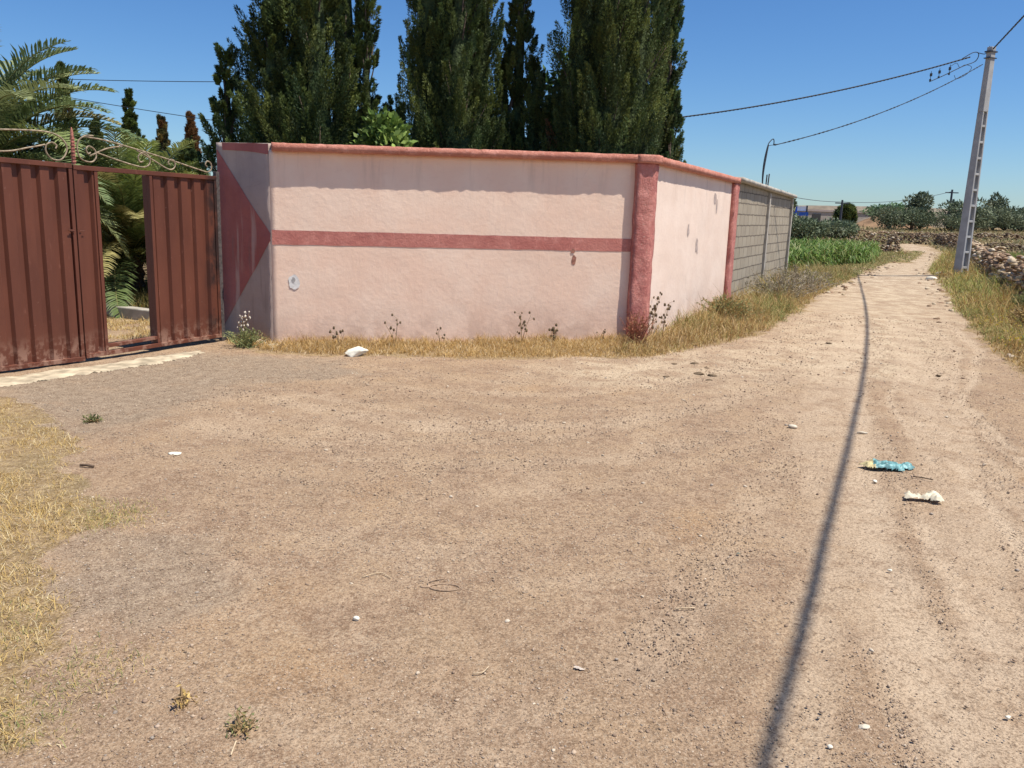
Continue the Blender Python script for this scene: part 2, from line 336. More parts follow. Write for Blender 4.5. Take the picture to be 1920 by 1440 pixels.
PTS = {'bare': [(5.316, 15.698), (7.275, 19.941), (9.834, 24.725), (14.322, 33.283), (19.951, 43.652), (24.552, 54.59), (27.151, 61.298), (29.51, 62.673), (27.146, 56.096), (23.295, 46.84), (18.497, 37.34), (14.621, 30.117), (11.919, 24.058), (10.843, 21.216), (8.868, 17.015), (7.056, 12.807), (6.2, 10.688), (5.751, 9.502), (5.252, 8.142), (4.779, 5.402), (2.745, 2.334), (2.186, 1.781), (-1.254, 1.64), (-1.54, 2.117), (-1.372, 2.196), (-1.404, 2.355), (-1.575, 2.555), (-1.598, 2.802), (-1.711, 3.137), (-1.944, 3.37), (-2.093, 3.471), (-2.008, 3.722), (-1.985, 3.964), (-2.34, 4.373), (-2.744, 5.036), (-2.937, 5.582), (-3.433, 6.055), (-3.993, 6.607), (-4.465, 6.74), (-5.064, 6.164), (-6.972, 8.585), (-5.696, 9.221), (-5.505, 11.149), (-4.798, 11.334), (-3.466, 9.882), (-3.224, 9.443), (-2.553, 8.995), (-1.523, 9.06), (-0.362, 9.145), (0.832, 9.375), (1.451, 9.492), (1.885, 9.872), (2.48, 10.557), (3.219, 11.558), (4.012, 12.847), (4.801, 14.408)],
'roadpale': [(24.403, 52.065), (19.653, 41.009), (13.08, 28.865), (8.031, 18.328), (5.475, 12.729), (3.819, 9.317)],
'track1': [(3.69, 8.985), (2.273, 5.139), (1.688, 3.283), (1.372, 2.265)],
'track2': [(4.032, 7.499), (2.938, 5.21), (2.159, 3.575), (1.554, 2.273)],
'track3': [(7.236, 18.068), (3.301, 9.561), (1.82, 7.177), (0.583, 6.269), (-0.627, 6.106), (-2.467, 7.051)],
'track4': [(5.872, 14.116), (2.85, 7.321), (1.66, 5.074), (0.955, 3.714), (0.497, 2.786)],
'track5': [(2.74, 6.552), (1.704, 4.184), (1.239, 3.029), (0.897, 2.24)],
'grey': [(-4.655, 7.036), (-4.341, 7.452), (-3.521, 8.665), (-2.731, 8.819), (-1.78, 8.612), (-1.361, 8.1), (-1.985, 7.673), (-2.541, 7.267), (-2.667, 6.518), (-2.702, 5.836), (-3.024, 5.793), (-3.632, 6.197)],
'grey2': [(-1.923, 3.374), (-1.799, 3.875), (-1.371, 3.842), (-1.237, 3.319), (-1.462, 3.062), (-1.58, 2.843)],
'shadowc': [(10.896, 25.591), (3.813, 9.004), (1.825, 4.516), (0.784, 2.234)],
'kerb': [(-6.188, 11.932), (-4.542, 11.058)],
'kerbback': [(-6.62, 12.781), (-4.841, 11.798)],
'cement': [(-4.464, 7.252), (-4.077, 7.785), (-3.879, 8.47), (-3.394, 8.893), (-3.391, 8.692), (-3.654, 7.966), (-4.016, 7.475), (-4.203, 7.207)],
'items': [(-1.723, 9.014), (-0.586, 3.079), (2.499, 5.39), (2.442, 4.754), (-0.284, 3.407), (1.173, 2.451), (1.019, 2.334), (2.216, 6.449), (0.273, 2.758), (1.129, 3.854), (-0.562, 3.479), (-0.07, 2.724), (0.752, 3.25), (-2.542, 4.846), (-0.834, 2.294), (-1.475, 2.291), (2.734, 6.355), (-2.143, 5.199), (2.304, 5.09), (2.637, 5.155), (1.801, 3.71), (1.69, 2.541), (2.377, 4.243), (0.019, 5.004), (0.499, 4.545)],
'dung': [(1.79, 9.183), (2.017, 9.221), (2.107, 9.013), (1.954, 8.647), (2.066, 8.576), (1.986, 8.339), (1.572, 8.435), (4.619, 8.995), (4.214, 11.149)],
'weeds': [(0.082, 10.141), (1.823, 11.346), (2.044, 11.81), (-0.789, 9.68), (0.463, 9.934), (-1.332, 9.571), (-1.987, 9.621), (-3.081, 9.473), (1.101, 10.267), (-2.411, 9.346), (2.754, 13.302), (2.993, 13.633)],
'shrubs': [(2.921, 12.018), (4.679, 17.242), (5.293, 17.668), (5.925, 18.819), (1.999, 10.9), (2.524, 11.762)],
'polerub': [(13.07, 26.088), (11.944, 24.427), (14.687, 28.116), (15.715, 29.574), (13.119, 25.695)],
'rw': [(28.129, 54.261), (18.176, 34.272), (13.489, 24.303), (10.359, 17.171), (7.25, 9.944)],
'corn': [(8.714, 28.088), (13.724, 34.689), (16.402, 39.949)],
'trees': [(39.928, 89.264), (41.881, 90.622), (43.84, 91.908), (45.892, 93.305), (48.044, 94.819), (50.253, 96.357), (52.626, 98.116), (55.069, 99.907), (57.641, 101.832), (60.411, 104.003), (63.4, 106.432), (66.762, 109.354), (70.824, 113.258)],
'sw': [(18.862, 60.439), (24.924, 63.436), (25.615, 59.054), (28.528, 75.141), (29.795, 70.874), (30.245, 70.376), (32.492, 68.625), (31.665, 65.979), (28.983, 55.926), (31.47, 85.827), (39.928, 89.264), (49.358, 95.777), (57.636, 97.722), (60.862, 90.713), (34.199, 65.317), (41.389, 69.951), (47.951, 71.304)],
'field': [(34.472, 62.107), (38.445, 64.924), (25.619, 43.084), (28.814, 51.232)]}
# ------------------------------------------------------------------ terrain
POLE = (13.17, 25.2)
BARE = PTS['bare']
def big_h(X, Y):
    return 1.3*sm((Y-45)/75)
def ground_h(X, Y, detail=True):
    X = np.asarray(X, float); Y = np.asarray(Y, float)
    h = big_h(X, Y)+.15*np.exp(-((X-POLE[0]-.3)**2+(Y-POLE[1])**2)/(2*1.3**2))
    near = np.exp(-np.maximum(Y-6, 0)/40)
    if detail:
        h = h+near*(.035*(fbm(X*.7, Y*.7, 5)-.5)+.016*(fbm(X*4, Y*4, 9)-.5)+.007*(fbm(X*19, Y*19, 3, 3)-.5))
    return h
def dense(a, b, step, lo, hi, g=1.12):
    c = list(np.arange(a, b, step)); s = step; x = b
    while x < hi: c.append(x); s *= g; x += s
    s = step; x = a-step
    while x > lo: c.insert(0, x); s *= g; x -= s
    return np.array(c)
xs = dense(-5.2, 9.0, .055, -900, 900, 1.07)
ys = dense(1.2, 9, .05, -60, 1600, 1.014)
GX, GY = np.meshgrid(xs, ys); nx, ny = len(xs), len(ys)
wx = .22*(fbm(GX*1.5, GY*1.5, 21)-.5)+.30*(fbm(GX*5, GY*5, 22, 3)-.5); wy = .22*(fbm(GX*1.5, GY*1.5, 23)-.5)+.30*(fbm(GX*5, GY*5, 24, 3)-.5)
rag = np.interp(GY, [8, 16, 40], [1, 2.2, 3.5])
sd = sdist(GX+wx*rag, GY+wy*rag, BARE)
bare = sm(.5+sd/.22)
# road further off bends left behind the walls: narrow strips
far_track = PTS['roadpale']
dpale = seg_dist(GX+wx*1.5, GY+wy*1.5, far_track)
pale = sm(1-dpale/np.interp(GY, [6, 8, 12, 30, 60], [.9, 1.5, 2.3, 3.4, 3.0]))
pale = np.maximum(pale, .9*sm((GY-13)/6))
pale = np.maximum(pale, .75*sm(1.3-seg_dist(GX+wx*2, GY+wy*2, [(1.2, 8.6), (2.4, 9.3), (4.2, 11)])/1.1)); pale *= .97
grey = np.maximum(sm(.6+sdist(GX+wx*2, GY+wy*2, PTS['grey'])/.5), .75*sm(.5+sdist(GX+wx*2, GY+wy*2, PTS['grey2'])/.35))
track = np.zeros_like(GX)
for k, wd, amp in (('track1', .10, .8), ('track2', .13, .6), ('track3', .14, .45), ('track4', .12, .35), ('track5', .09, .6)):
    P = PTS[k]
    d = seg_dist(GX+wx*.3, GY+wy*.3, P); track = np.maximum(track, amp*sm(1.5-d/wd))
for k_, (o1, o2, a_) in enumerate([(.35, .1, .5), (-.25, -.25, .35), (.1, -.6, .4), (.5, .45, .35), (-.1, .75, .45), (.3, 1.1, .35), (.0, -1.0, .25)]):
    P = [(x+o1, y+o2*(1+.15*i)) for i, (x, y) in enumerate(PTS['track3'])]; track = np.maximum(track, a_*sm(1.5-seg_dist(GX+wx*.35, GY+wy*.35, P)/(.07+.02*(k_ % 3)))*(.4+.6*fbm(GX*1.1, GY*1.1, 140+k_)))
for pts_, a_, w_ in (([(5.3, 13), (3.2, 8.5), (2.25, 6.0), (1.72, 4.0), (1.5, 2.4)], .8, .17), ([(6.2, 13.5), (4.6, 9.6), (3.45, 6.8), (2.6, 4.8), (1.98, 3.1)], .75, .15), ([(-1.6, 7.2), (-1.15, 5.9), (-.7, 4.6)], .3, .06), ([(-1.3, 7.3), (-.85, 5.9), (-.4, 4.6)], .3, .06)):
    track = np.maximum(track, a_*sm(1.5-seg_dist(GX+wx*.4, GY+wy*.4, pts_)/w_)*(.45+.55*fbm(GX*1.3, GY*1.3, 150)))
rt = np.random.default_rng(91)
for k_ in range(26):
    e = rt.uniform(0, 1); x_n = 1.15+1.75*e+rt.normal(0, .05); x_m = 2.2+1.5*e; x_f = 4.2+2.0*e+rt.normal(0, .1)
    pts_ = [(x_f+1.2, 14.5), (x_f, 11.0), (x_m+.55, 7.6), (x_m, 5.6), ((x_n+x_m)/2+rt.normal(0, .04), 3.9), (x_n, 2.2)]
    track = np.maximum(track, rt.uniform(.35, .95)*sm(1.4-seg_dist(GX+wx*.22, GY+wy*.22, pts_)/rt.uniform(.03, .075))*sm((fbm(GX*1.5, GY*.5, 200+k_)-.36)*5))
# grassy crown between the far wheel ruts
for cpts in ([(16.2, 36.0), (20.6, 44.5), (23.6, 50.5)],):
    d = seg_dist(GX+wx*2, GY+wy*2, cpts)
    bare = np.minimum(bare, 1-.95*sm(1-(d-.15)/.6)*sm((GY-30)/4))
H = ground_h(GX, GY)-.012*track*(GY < 30)
V = np.stack([GX.ravel(), GY.ravel(), H.ravel()], 1)
mask = np.stack([bare.ravel(), pale.ravel(), grey.ravel(), track.ravel()], 1)
idx = np.arange(nx*ny).reshape(ny, nx)
Q = np.stack([idx[:-1, :-1], idx[:-1, 1:], idx[1:, 1:], idx[1:, :-1]], -1).reshape(-1, 4)
isroad = bare.ravel()[Q].mean(1) > .5
def sub(sel, name, **k):
    q = Q[sel]; u, inv = np.unique(q, return_inverse=True)
    return mesh(name, V[u], inv.reshape(-1, 4), M['ground'], attr={'mask': mask[u]}, smooth=True, **k)
sub(~isroad, 'ground', kind='structure'); sub(isroad, 'dirt_road', kind='structure')
def bare_at(x, y): return sdist(np.asarray(x), np.asarray(y), BARE)
# ------------------------------------------------------------------ rock helpers
def ico(sub=1):
    t = (1+5**.5)/2
    v = [(-1,t,0),(1,t,0),(-1,-t,0),(1,-t,0),(0,-1,t),(0,1,t),(0,-1,-t),(0,1,-t),(t,0,-1),(t,0,1),(-t,0,-1),(-t,0,1)]
    f = [(0,11,5),(0,5,1),(0,1,7),(0,7,10),(0,10,11),(1,5,9),(5,11,4),(11,10,2),(10,7,6),(7,1,8),(3,9,4),(3,4,2),(3,2,6),(3,6,8),(3,8,9),(4,9,5),(2,4,11),(6,2,10),(8,6,7),(9,8,1)]
    v = [np.array(p)/np.linalg.norm(p) for p in v]
    for _ in range(sub):
        c = {}; nf = []
        def mid(a, b):
            k = (min(a, b), max(a, b))
            if k not in c: q = v[a]+v[b]; v.append(q/np.linalg.norm(q)); c[k] = len(v)-1
            return c[k]
        for a, b, d in f:
            x, y, z = mid(a, b), mid(b, d), mid(d, a); nf += [(a,x,z),(b,y,x),(d,z,y),(x,y,z)]
        f = nf
    return np.array(v), np.array(f)
I0, I1, I2 = ico(0), ico(1), ico(2)
def rockV(rng, base, size, cuts=7, flat=.35):
    """angular stone: sphere clipped by random planes"""
    v = base.copy()
    for _ in range(cuts):
        n = rng.normal(size=3); n /= np.linalg.norm(n); d = rng.uniform(.45, .8)
        k = v@n; o = k > d; v[o] -= np.outer(k[o]-d, n)
    v = v*(1+rng.uniform(-.04, .04, len(v)))[:, None]
    return v*np.asarray(size)
def rand_rot(rng, tilt=.4):
    a = rng.uniform(0, 2*math.pi); return rotm('Z', a)@rotm('X', rng.normal(0, tilt))@rotm('Y', rng.normal(0, tilt))
def scatter(name, n, pos, size, tints, base, rng, mat, tilt=.5, flatz=.7, nproto=24, **k):
    protos = [rockV(rng, base[0], (1, rng.uniform(.6, .95), flatz*rng.uniform(.6, 1))) for _ in range(nproto)]
    nb = len(base[0]); Vs = np.empty((n, nb, 3)); ang = rng.uniform(0, 2*math.pi, n); c, s_ = np.cos(ang), np.sin(ang)
    pi = rng.integers(0, nproto, n); PV = np.stack(protos)[pi]*size[:, None, None]
    Vs[..., 0] = PV[..., 0]*c[:, None]-PV[..., 1]*s_[:, None]; Vs[..., 1] = PV[..., 0]*s_[:, None]+PV[..., 1]*c[:, None]; Vs[..., 2] = PV[..., 2]
    Vs += pos[:, None, :]
    Fi = (base[1][None]+(np.arange(n)*nb)[:, None, None]).reshape(-1, 3)
    return mesh(name, Vs.reshape(-1, 3), Fi, mat, attr={'tint': np.repeat(tints, nb, 0)}, **k)
rng = np.random.default_rng(7)
# loose gravel over the bare soil
N = 260000
r = 1.7*np.exp(rng.uniform(0, 1, N)**.85*math.log(16/1.7)); th = rng.uniform(-.66, .66, N)
px = r*np.sin(th); py = r*np.cos(th)
dens = fbm(px*1.3, py*1.3, 31)*.7+fbm(px*6, py*6, 32)*.3
keep = (bare_at(px, py) > -.05) & (dens+rng.uniform(-.2, .2, N) > .43)
# leave the pale wheel tracks cleaner
for k in ('track1', 'track2', 'track5'): keep &= (seg_dist(px, py, PTS[k]) > .1) | (rng.uniform(0, 1, N) < .25)
for tp in ([(5.3, 13), (3.2, 8.5), (2.25, 6.0), (1.72, 4.0), (1.5, 2.4)], [(6.2, 13.5), (4.6, 9.6), (3.45, 6.8), (2.6, 4.8), (1.98, 3.1)]): keep &= (seg_dist(px, py, tp) > .17) | (rng.uniform(0, 1, N) < .3)
px, py = px[keep], py[keep]; n = len(px)
sz = np.clip(.0024*np.exp(rng.normal(0, .45, n)), .0015, .012)*(1+.09*np.hypot(px, py)); big = rng.uniform(0, 1, n) < .004; sz[big] *= 1.9
pal = np.array([(.34,.245,.165),(.30,.21,.145),(.42,.32,.225),(.235,.17,.12),(.40,.30,.22),(.52,.43,.32),(.31,.26,.21)])
ti = pal[rng.choice(7, n, p=[.27,.2,.2,.12,.12,.03,.06])]*rng.uniform(.8, 1.2, n)[:, None]
pz = ground_h(px, py)+sz*.12
g = scatter('gravel', n, np.stack([px, py, pz], 1), sz, ti, I0, rng, M['peb'])
stuff(g, 'loose brown and grey pebbles strewn over the bare dirt track', 'gravel')
# ------------------------------------------------------------------ grass
def blades(P, hgt, wid, lean, rng, curl=.5, az=None, seg=2):
    """P (n,3) roots -> V,F ; every blade 2*seg+1 verts"""
    n = len(P); a = rng.uniform(0, 2*math.pi, n) if az is None else az
    le = lean*rng.uniform(.3, 1.4, n); d = np.stack([np.cos(a), np.sin(a)], 1)
    tw = a+math.pi/2+rng.normal(0, .6, n); wv = np.stack([np.cos(tw), np.sin(tw)], 1)
    nv = 2*seg+1; Vv = np.empty((n, nv, 3))
    for i in range(seg+1):
        t = i/seg; ang = le*(1+curl*t)*t**.6 if i else le*0
        out = np.sin(ang)*hgt*t; up = np.cos(ang)*hgt*t
        c = P+np.stack([d[:, 0]*out, d[:, 1]*out, up], 1)
        if i < seg:
            ww = wid*(1-.55*t)/2
            off = np.stack([wv[:, 0]*ww, wv[:, 1]*ww, 0*ww], 1)
            Vv[:, 2*i] = c-off; Vv[:, 2*i+1] = c+off
        else: Vv[:, nv-1] = c
    base = (np.arange(n)*nv)[:, None]
    F4 = np.concatenate([base+np.array([[2*i, 2*i+1, 2*i+3, 2*i+2]]) for i in range(seg-1)]) if seg > 1 else None
    F3 = base+np.array([[nv-3, nv-2, nv-1]])
    return Vv.reshape(-1, 3), ([F4, F3] if F4 is not None else [F3]), nv
STRAW = np.array([(.60,.43,.16),(.50,.35,.13),(.66,.52,.26),(.40,.26,.10),(.70,.60,.37)])
OLIVE = np.array([(.30,.28,.10),(.22,.24,.075),(.40,.33,.13),(.16,.19,.06),(.47,.36,.15)])
GREEN = np.array([(.13,.20,.05),(.19,.25,.06),(.10,.16,.05),(.27,.28,.09),(.36,.31,.12)])
def grass(name, P, h, wd, lean, pal, rng, label, cat='grass', pw=None, seg=2):
    n = len(P); V_, F_, nv = blades(P, h, wd, lean, rng, seg=seg)
    t = pal[rng.choice(len(pal), n, p=pw)]*rng.uniform(.75, 1.2, n)[:, None]
    o = mesh(name, V_, F_, M['straw'], attr={'tint': np.repeat(t, nv, 0)}); return stuff(o, label, cat)
def area(n, x0, x1, y0, y1, fn, rng):
    x = rng.uniform(x0, x1, n); y = rng.uniform(y0, y1, n); d = fn(x, y); k = rng.uniform(0, 1, n) < d
    return x[k], y[k], d[k]
def gp(x, y, dz=-.005): return np.stack([x, y, ground_h(x, y)+dz], 1)
rg = np.random.default_rng(3)
# near left straw patch (outside the bare polygon, left of the picture)
def f_left(x, y):
    s = -sdist(x+.25*(fbm(x*5, y*5, 22, 3)-.5), y, BARE)
    return sm(.25+s/.26)*sm((fbm(x*2.6, y*2.6, 41)-.27)*7)*(.25+.75*sm((fbm(x*8, y*8, 47)-.38)*5))
x, y, d = area(150000, -4.9, -1.1, 1.6, 6.9, f_left, rg)
keep = ~((x < -4.1) & (y > 6.0+(x+4.6)*.6)); x, y = x[keep], y[keep]
n = len(x); L = rg.uniform(.025, .09, n)*(.5+.8*fbm(x*2, y*2, 44))
grass('dry_grass', gp(x, y), L, rg.uniform(.0022, .004, n), 1.4, STRAW, rg, 'flattened straw coloured grass at the left edge of the forecourt', pw=[.3,.25,.2,.1,.15])
# a few greener tufts in it
cx = np.array([-1.40,-1.47,-1.86,-1.95,-2.0]); cy = np.array([2.62,2.32,2.86,4.05,4.1])
i = rg.integers(0, 5, 2200); x = cx[i]-.05+rg.normal(0, .10, 2200); y = cy[i]+rg.normal(0, .11, 2200)
grass('green_grass', gp(x, y), rg.uniform(.02, .06, 2200), rg.uniform(.002, .0035, 2200), 1.1, np.vstack([OLIVE*1.2, STRAW[:3]]), rg, 'small greener tufts among the straw at the left edge')
# strip along the front wall
WL = [(-3.4, 9.9), (-2.76, 9.58), (1.66, 10.8)]
def f_wall(x, y):
    d_ = seg_dist(x, y, WL); s = -bare_at(x+.15*(fbm(x*5, y*5, 22, 3)-.5), y+.15*(fbm(x*5, y*5, 25, 3)-.5))
    fr = (y < np.interp(x, [-3.4,-2.76,1.66], [9.9,9.58,10.8])+.0)
    return fr*sm(.1+s/.35)*(.25+.75*sm((fbm(x*4, y*4, 53)-.34)*6))
x, y, d = area(115000, -3.35, 1.9, 8.6, 10.8, f_wall, rg); n = len(x)
dw = seg_dist(x, y, WL)
L = rg.uniform(.05, .17, n)*np.interp(dw, [0, .15, .5, .9], [1.25, 1.1, .7, .5])*(.5+1.0*fbm(x*3, y*3, 54))
grass('dry_grass', gp(x, y), L, rg.uniform(.004, .007, n), .75, STRAW*np.array([.98, .94, 1.0]), rg, 'dry yellow grass strip along the foot of the pink front wall', pw=[.3,.3,.15,.15,.1])
# mass to the right of the corner along the side walls
SW = [(1.66, 10.8), (7.2, 22.6)]
def f_side(x, y):
    s = -sdist(x+.3*(fbm(x*4, y*4, 62)-.5), y, BARE)
    right = ((x-1.66)*11.8-(y-10.8)*5.54) > -.3
    return right*sm(.3+s/.2)*(.4+.6*(fbm(x*4, y*4, 63) > .38))
x, y, d = area(330000, 1.2, 10.5, 9.4, 27, f_side, rg); n = len(x)
dw = np.abs((x-1.66)*11.8-(y-10.8)*5.54)/13.0
g_ = fbm(x*1.1, y*1.1, 66)
L = rg.uniform(.06, .34, n)*(.2+2.3*fbm(x*2.2, y*2.2, 166)**2+.25*g_)*np.interp(y, [13, 17], [1, .75])*np.clip(.45-1.6*bare_at(x, y), .4, 1)*np.interp(dw, [0, .5, 1.5, 3], [1.15, 1.25, .9, .6])*np.interp(y, [9.5, 12, 17], [.6, 1, 1.5])
isg = (g_+rg.normal(0, .1, n)+.010*(y-14)) > .55
for sel, pl, lb, cat in ((~isg, np.vstack([STRAW[:4]*np.array([.78, .74, .8]), OLIVE[2:3]]), 'tall dry brown grass beside the pink side wall', 'grass'), (isg, OLIVE, 'olive green weeds mixed in the grass beside the side wall', 'weeds')):
    grass('dry_grass' if sel is not isg else 'weeds', gp(x[sel], y[sel]), L[sel], rg.uniform(.005, .010, sel.sum())*np.interp(y[sel], [10, 20], [1, 1.6]), .85, pl, rg, lb, cat)
# right verge
def f_right(x, y):
    s = -sdist(x+.3*(fbm(x*3, y*3, 72)-.5), y, BARE)
    line = np.interp(y, [5, 9.5, 17, 25, 34, 54], [6.2, 7.1, 10.6, 13.9, 18.3, 28.2])
    return (x > np.interp(y, [4, 9, 16, 24, 30, 45], [4.9, 5.3, 8.3, 11.7, 14.4, 20.5]))*(x < line+.3)*sm(.3+s/.25)*(.4+.6*(fbm(x*3.5, y*3.5, 73) > .38))
x, y, d = area(260000, 4.6, 22, 5.0, 46, f_right, rg); n = len(x)
g_ = fbm(x*.9, y*.9, 76)
L = rg.uniform(.08, .46, n)*(.25+2.8*fbm(x*1.9, y*1.9, 176)**2+.3*g_)*np.clip(.4-1.2*bare_at(x, y), .35, 1)*np.interp(y, [5, 20, 40], [.8, 1.2, 1.5]); isg = (g_+rg.normal(0, .1, n)) > np.interp(y, [8, 13, 20], [.56, .46, .42])
for sel, pl, lb, cat, nm in ((~isg, STRAW[:4]*np.array([.72, .66, .6]), 'brown dry grass on the verge below the right stone wall', 'grass', 'dry_grass'), (isg, np.vstack([OLIVE, GREEN[3:4], [[.34, .36, .09], [.28, .31, .08]]]), 'green weeds on the verge below the right stone wall', 'weeds', 'weeds')):
    grass(nm, gp(x[sel], y[sel]), L[sel], rg.uniform(.005, .011, sel.sum())*np.interp(y[sel], [8, 20, 40], [1, 1.8, 3]), .85, pl, rg, lb, cat)
# yellow flower heads on the verge
x, y, d = area(9000, 5.3, 15, 7, 27, lambda a, b: f_right(a, b)*(fbm(a*1.2, b*1.2, 77) > .5), rg); n = min(len(x), 1800); x, y = x[:n], y[:n]
o = scatter('yellow_flowers', n, np.stack([x, y, ground_h(x, y)+rg.uniform(.1, .3, n)], 1), rg.uniform(.010, .016, n), np.tile([(.62, .50, .04)], (n, 1)), I0, rg, M['straw'])
stuff(o, 'tiny yellow flower heads over the green verge weeds at right', 'flowers')
# green back verge left of the road and low growth past the block wall
def f_back(x, y):
    s = -sdist(x+.4*(fbm(x*2, y*2, 82)-.5), y, BARE)
    lft = x < np.interp(y, [19, 25, 34, 44, 56], [7.6, 10.5, 14.8, 20.5, 25.5])
    lo = x > np.interp(y, [19, 22.5, 60], [5.4, 7.0, 15])
    return lft*lo*sm(.3+s/.35)
x, y, d = area(230000, 5.5, 26, 20, 56, f_back, rg); n = len(x)
L = rg.uniform(.08, .24, n)*(.15+1.5*fbm(x*.9, y*.9, 86)**2)
fgreen = np.array([(.20,.21,.07),(.27,.26,.10),(.15,.17,.06),(.36,.30,.13),(.42,.33,.16)])
grass('weeds', gp(x, y), L, rg.uniform(.018, .035, n), .9, fgreen, rg, 'low green and brown weeds between the block wall and the track', 'weeds')
CPT = [(16.4, 36.4), (20.6, 44.5), (23.6, 50.5)]
x, y, d = area(60000, 12, 26, 29, 52, lambda a, b: sm(1-(seg_dist(a, b, CPT)-.05)/.5)*(fbm(a*1.2, b*1.2, 188) > .40), rg); n = len(x)
grass('dry_grass', gp(x, y), rg.uniform(.03, .14, n), rg.uniform(.02, .04, n), .9, fgreen*1.15, rg, 'low brown grass crown between the two wheel ruts of the far track')
# inside the yard behind the gate
def f_yard(x, y):
    d_ = (y-(11.93-(x+6.19)*.531)); return sm((d_-.25)/.3)*(.5+.5*(fbm(x*2, y*2, 91) > .4))
x, y, d = area(60000, -9.5, -4.0, 10.5, 15, f_yard, rg); n = len(x)
grass('dry_grass', gp(x, y), rg.uniform(.12, .42, n), rg.uniform(.006, .010, n), .5, np.vstack([STRAW[:3]*.8, OLIVE]), rg, 'long dry grass under the palm seen through the gate opening')
x, y, d = area(14000, -6.5, -3.9, 9.6, 11.6, lambda a, b: ((b-(11.93-(a+6.19)*.531)) < -.05)*(fbm(a*2.5, b*2.5, 92) > .5), rg); n = len(x)
grass('dry_grass', gp(x, y), rg.uniform(.03, .12, n), rg.uniform(.004, .007, n), .9, STRAW, rg, 'short straw in front of the kerb inside the gate')
# ------------------------------------------------------------------ pink perimeter wall
def frame_of(a, b):
    a = np.array(a, float); b = np.array(b, float); d = (b-a)/np.linalg.norm(b-a); n = np.array([d[1], -d[0]])   # n faces the viewer's side
    return a, d, n, float(np.linalg.norm(b-a)), math.atan2(d[1], d[0])
def wall_panel(name, L, z0, zt0, zt1, thick, mat, parent, amp=.010, seed=1, step=.06, n_=None, wave=0):
    """local: x along, y back (+), z up; front face at y=0 with uneven plaster"""
    nx_ = max(2, int(L/step)); nz = int((max(zt0, zt1)-z0)/step)
    u = np.linspace(0, L, nx_+1); t = np.linspace(0, 1, nz+1); Uu, Tt = np.meshgrid(u, t)
    zt = zt0+(zt1-zt0)*Uu/L; Z = z0+(zt-z0)*Tt
    Yf = amp*2*(fbm(Uu*1.7, Z*2.3, seed, 4)-.5)+1.1*amp*(fbm(Uu*9, Z*9, seed+7, 3)-.5)
    Vf = np.stack([Uu, Yf, Z], -1).reshape(-1, 3); Vb = np.stack([Uu, 0*Yf+thick, Z], -1).reshape(-1, 3); k = len(Vf)
    I = np.arange(k).reshape(nz+1, nx_+1)
    A = np.stack([I[:-1, :-1], I[:-1, 1:], I[1:, 1:], I[1:, :-1]], -1).reshape(-1, 4)
    B = A[:, ::-1]+k
    def side(e, rev): 
        s = np.stack([e[:-1], e[1:], e[1:]+k, e[:-1]+k], -1); return s[:, ::-1] if rev else s
    Fq = np.concatenate([A, B, side(I[-1], False), side(I[0], True), side(I[:, 0], False), side(I[:, -1], True)])
    return mesh(name, np.concatenate([Vf, Vb]), Fq, mat, parent, smooth=False)
def rough_prism(name, L, y0, y1, z0a, z1a, z0b, z1b, mat, parent, amp=.006, seed=0, step=.025, x0=0.):
    """bar along x with uneven edges (coping)"""
    n = int(L/step); u = np.linspace(0, L, n+1)
    def q(s, a=amp): return a*.9*(fbm(u*3.1, u*0+s, seed+s, 4)-.5)+a*1.8*(fbm(u*15, u*0+s, seed+s+50, 3)-.5)
    zb = z0a+(z0b-z0a)*u/L; zt = z1a+(z1b-z1a)*u/L
    rows = [np.stack([u+x0, y0+q(1), zb+q(2)], 1), np.stack([u+x0, y0+q(3), zt+q(4)-.006], 1), np.stack([u+x0, y0+.012+q(3)*.5, zt+q(4)], 1), np.stack([u+x0, y1+q(5), zt+q(6)], 1), np.stack([u+x0, y1+q(7), zb+q(8)], 1)]
    Vv = np.stack(rows, 1).reshape(-1, 3); m_ = 5; F = []
    for i in range(n):
        for j in range(m_):
            F.append((i*m_+j, i*m_+(j+1) % m_, (i+1)*m_+(j+1) % m_, (i+1)*m_+j))
    F = np.array(F)[:, ::-1]
    return mesh(name, Vv, [F, np.array([list(range(m_))]), np.array([[n*m_+j for j in range(m_)][::-1]])], mat, parent)
A_, B_ = (-2.76, 9.58), (1.66, 10.80); D_ = (7.05, 22.3)
wall = thing('perimeter_wall', (A_[0], A_[1], 0), 'pink plastered compound wall with rose coping, band and pillars', 'wall')
def seg_parent(a, b, parent, base):
    """matrix helper: parts modelled in wall-local x/y/z, placed by object transform"""
    o_, d, n, L, ang = frame_of(a, b); return (a[0]-base[0], a[1]-base[1], 0), ang, L
def place(o, loc, ang): o.location = loc; o.rotation_euler = (0, 0, ang)
loc, ang, LF = seg_parent(A_, B_, wall, A_)
ZA, ZB = 2.245, 2.325
p = wall_panel('front_panel', LF-.02, -.1, ZA-.07, ZB-.08, .2, M['pink'], wall, .004, 3); place(p, loc, ang)
p['label'] = 'pink plaster front panel'
p = rough_prism('coping', LF-.25, -.10, .22, ZA-.085, ZA, ZB-.095, ZB, M['rosecap'], wall, .006, 11, x0=.03); place(p, loc, ang)
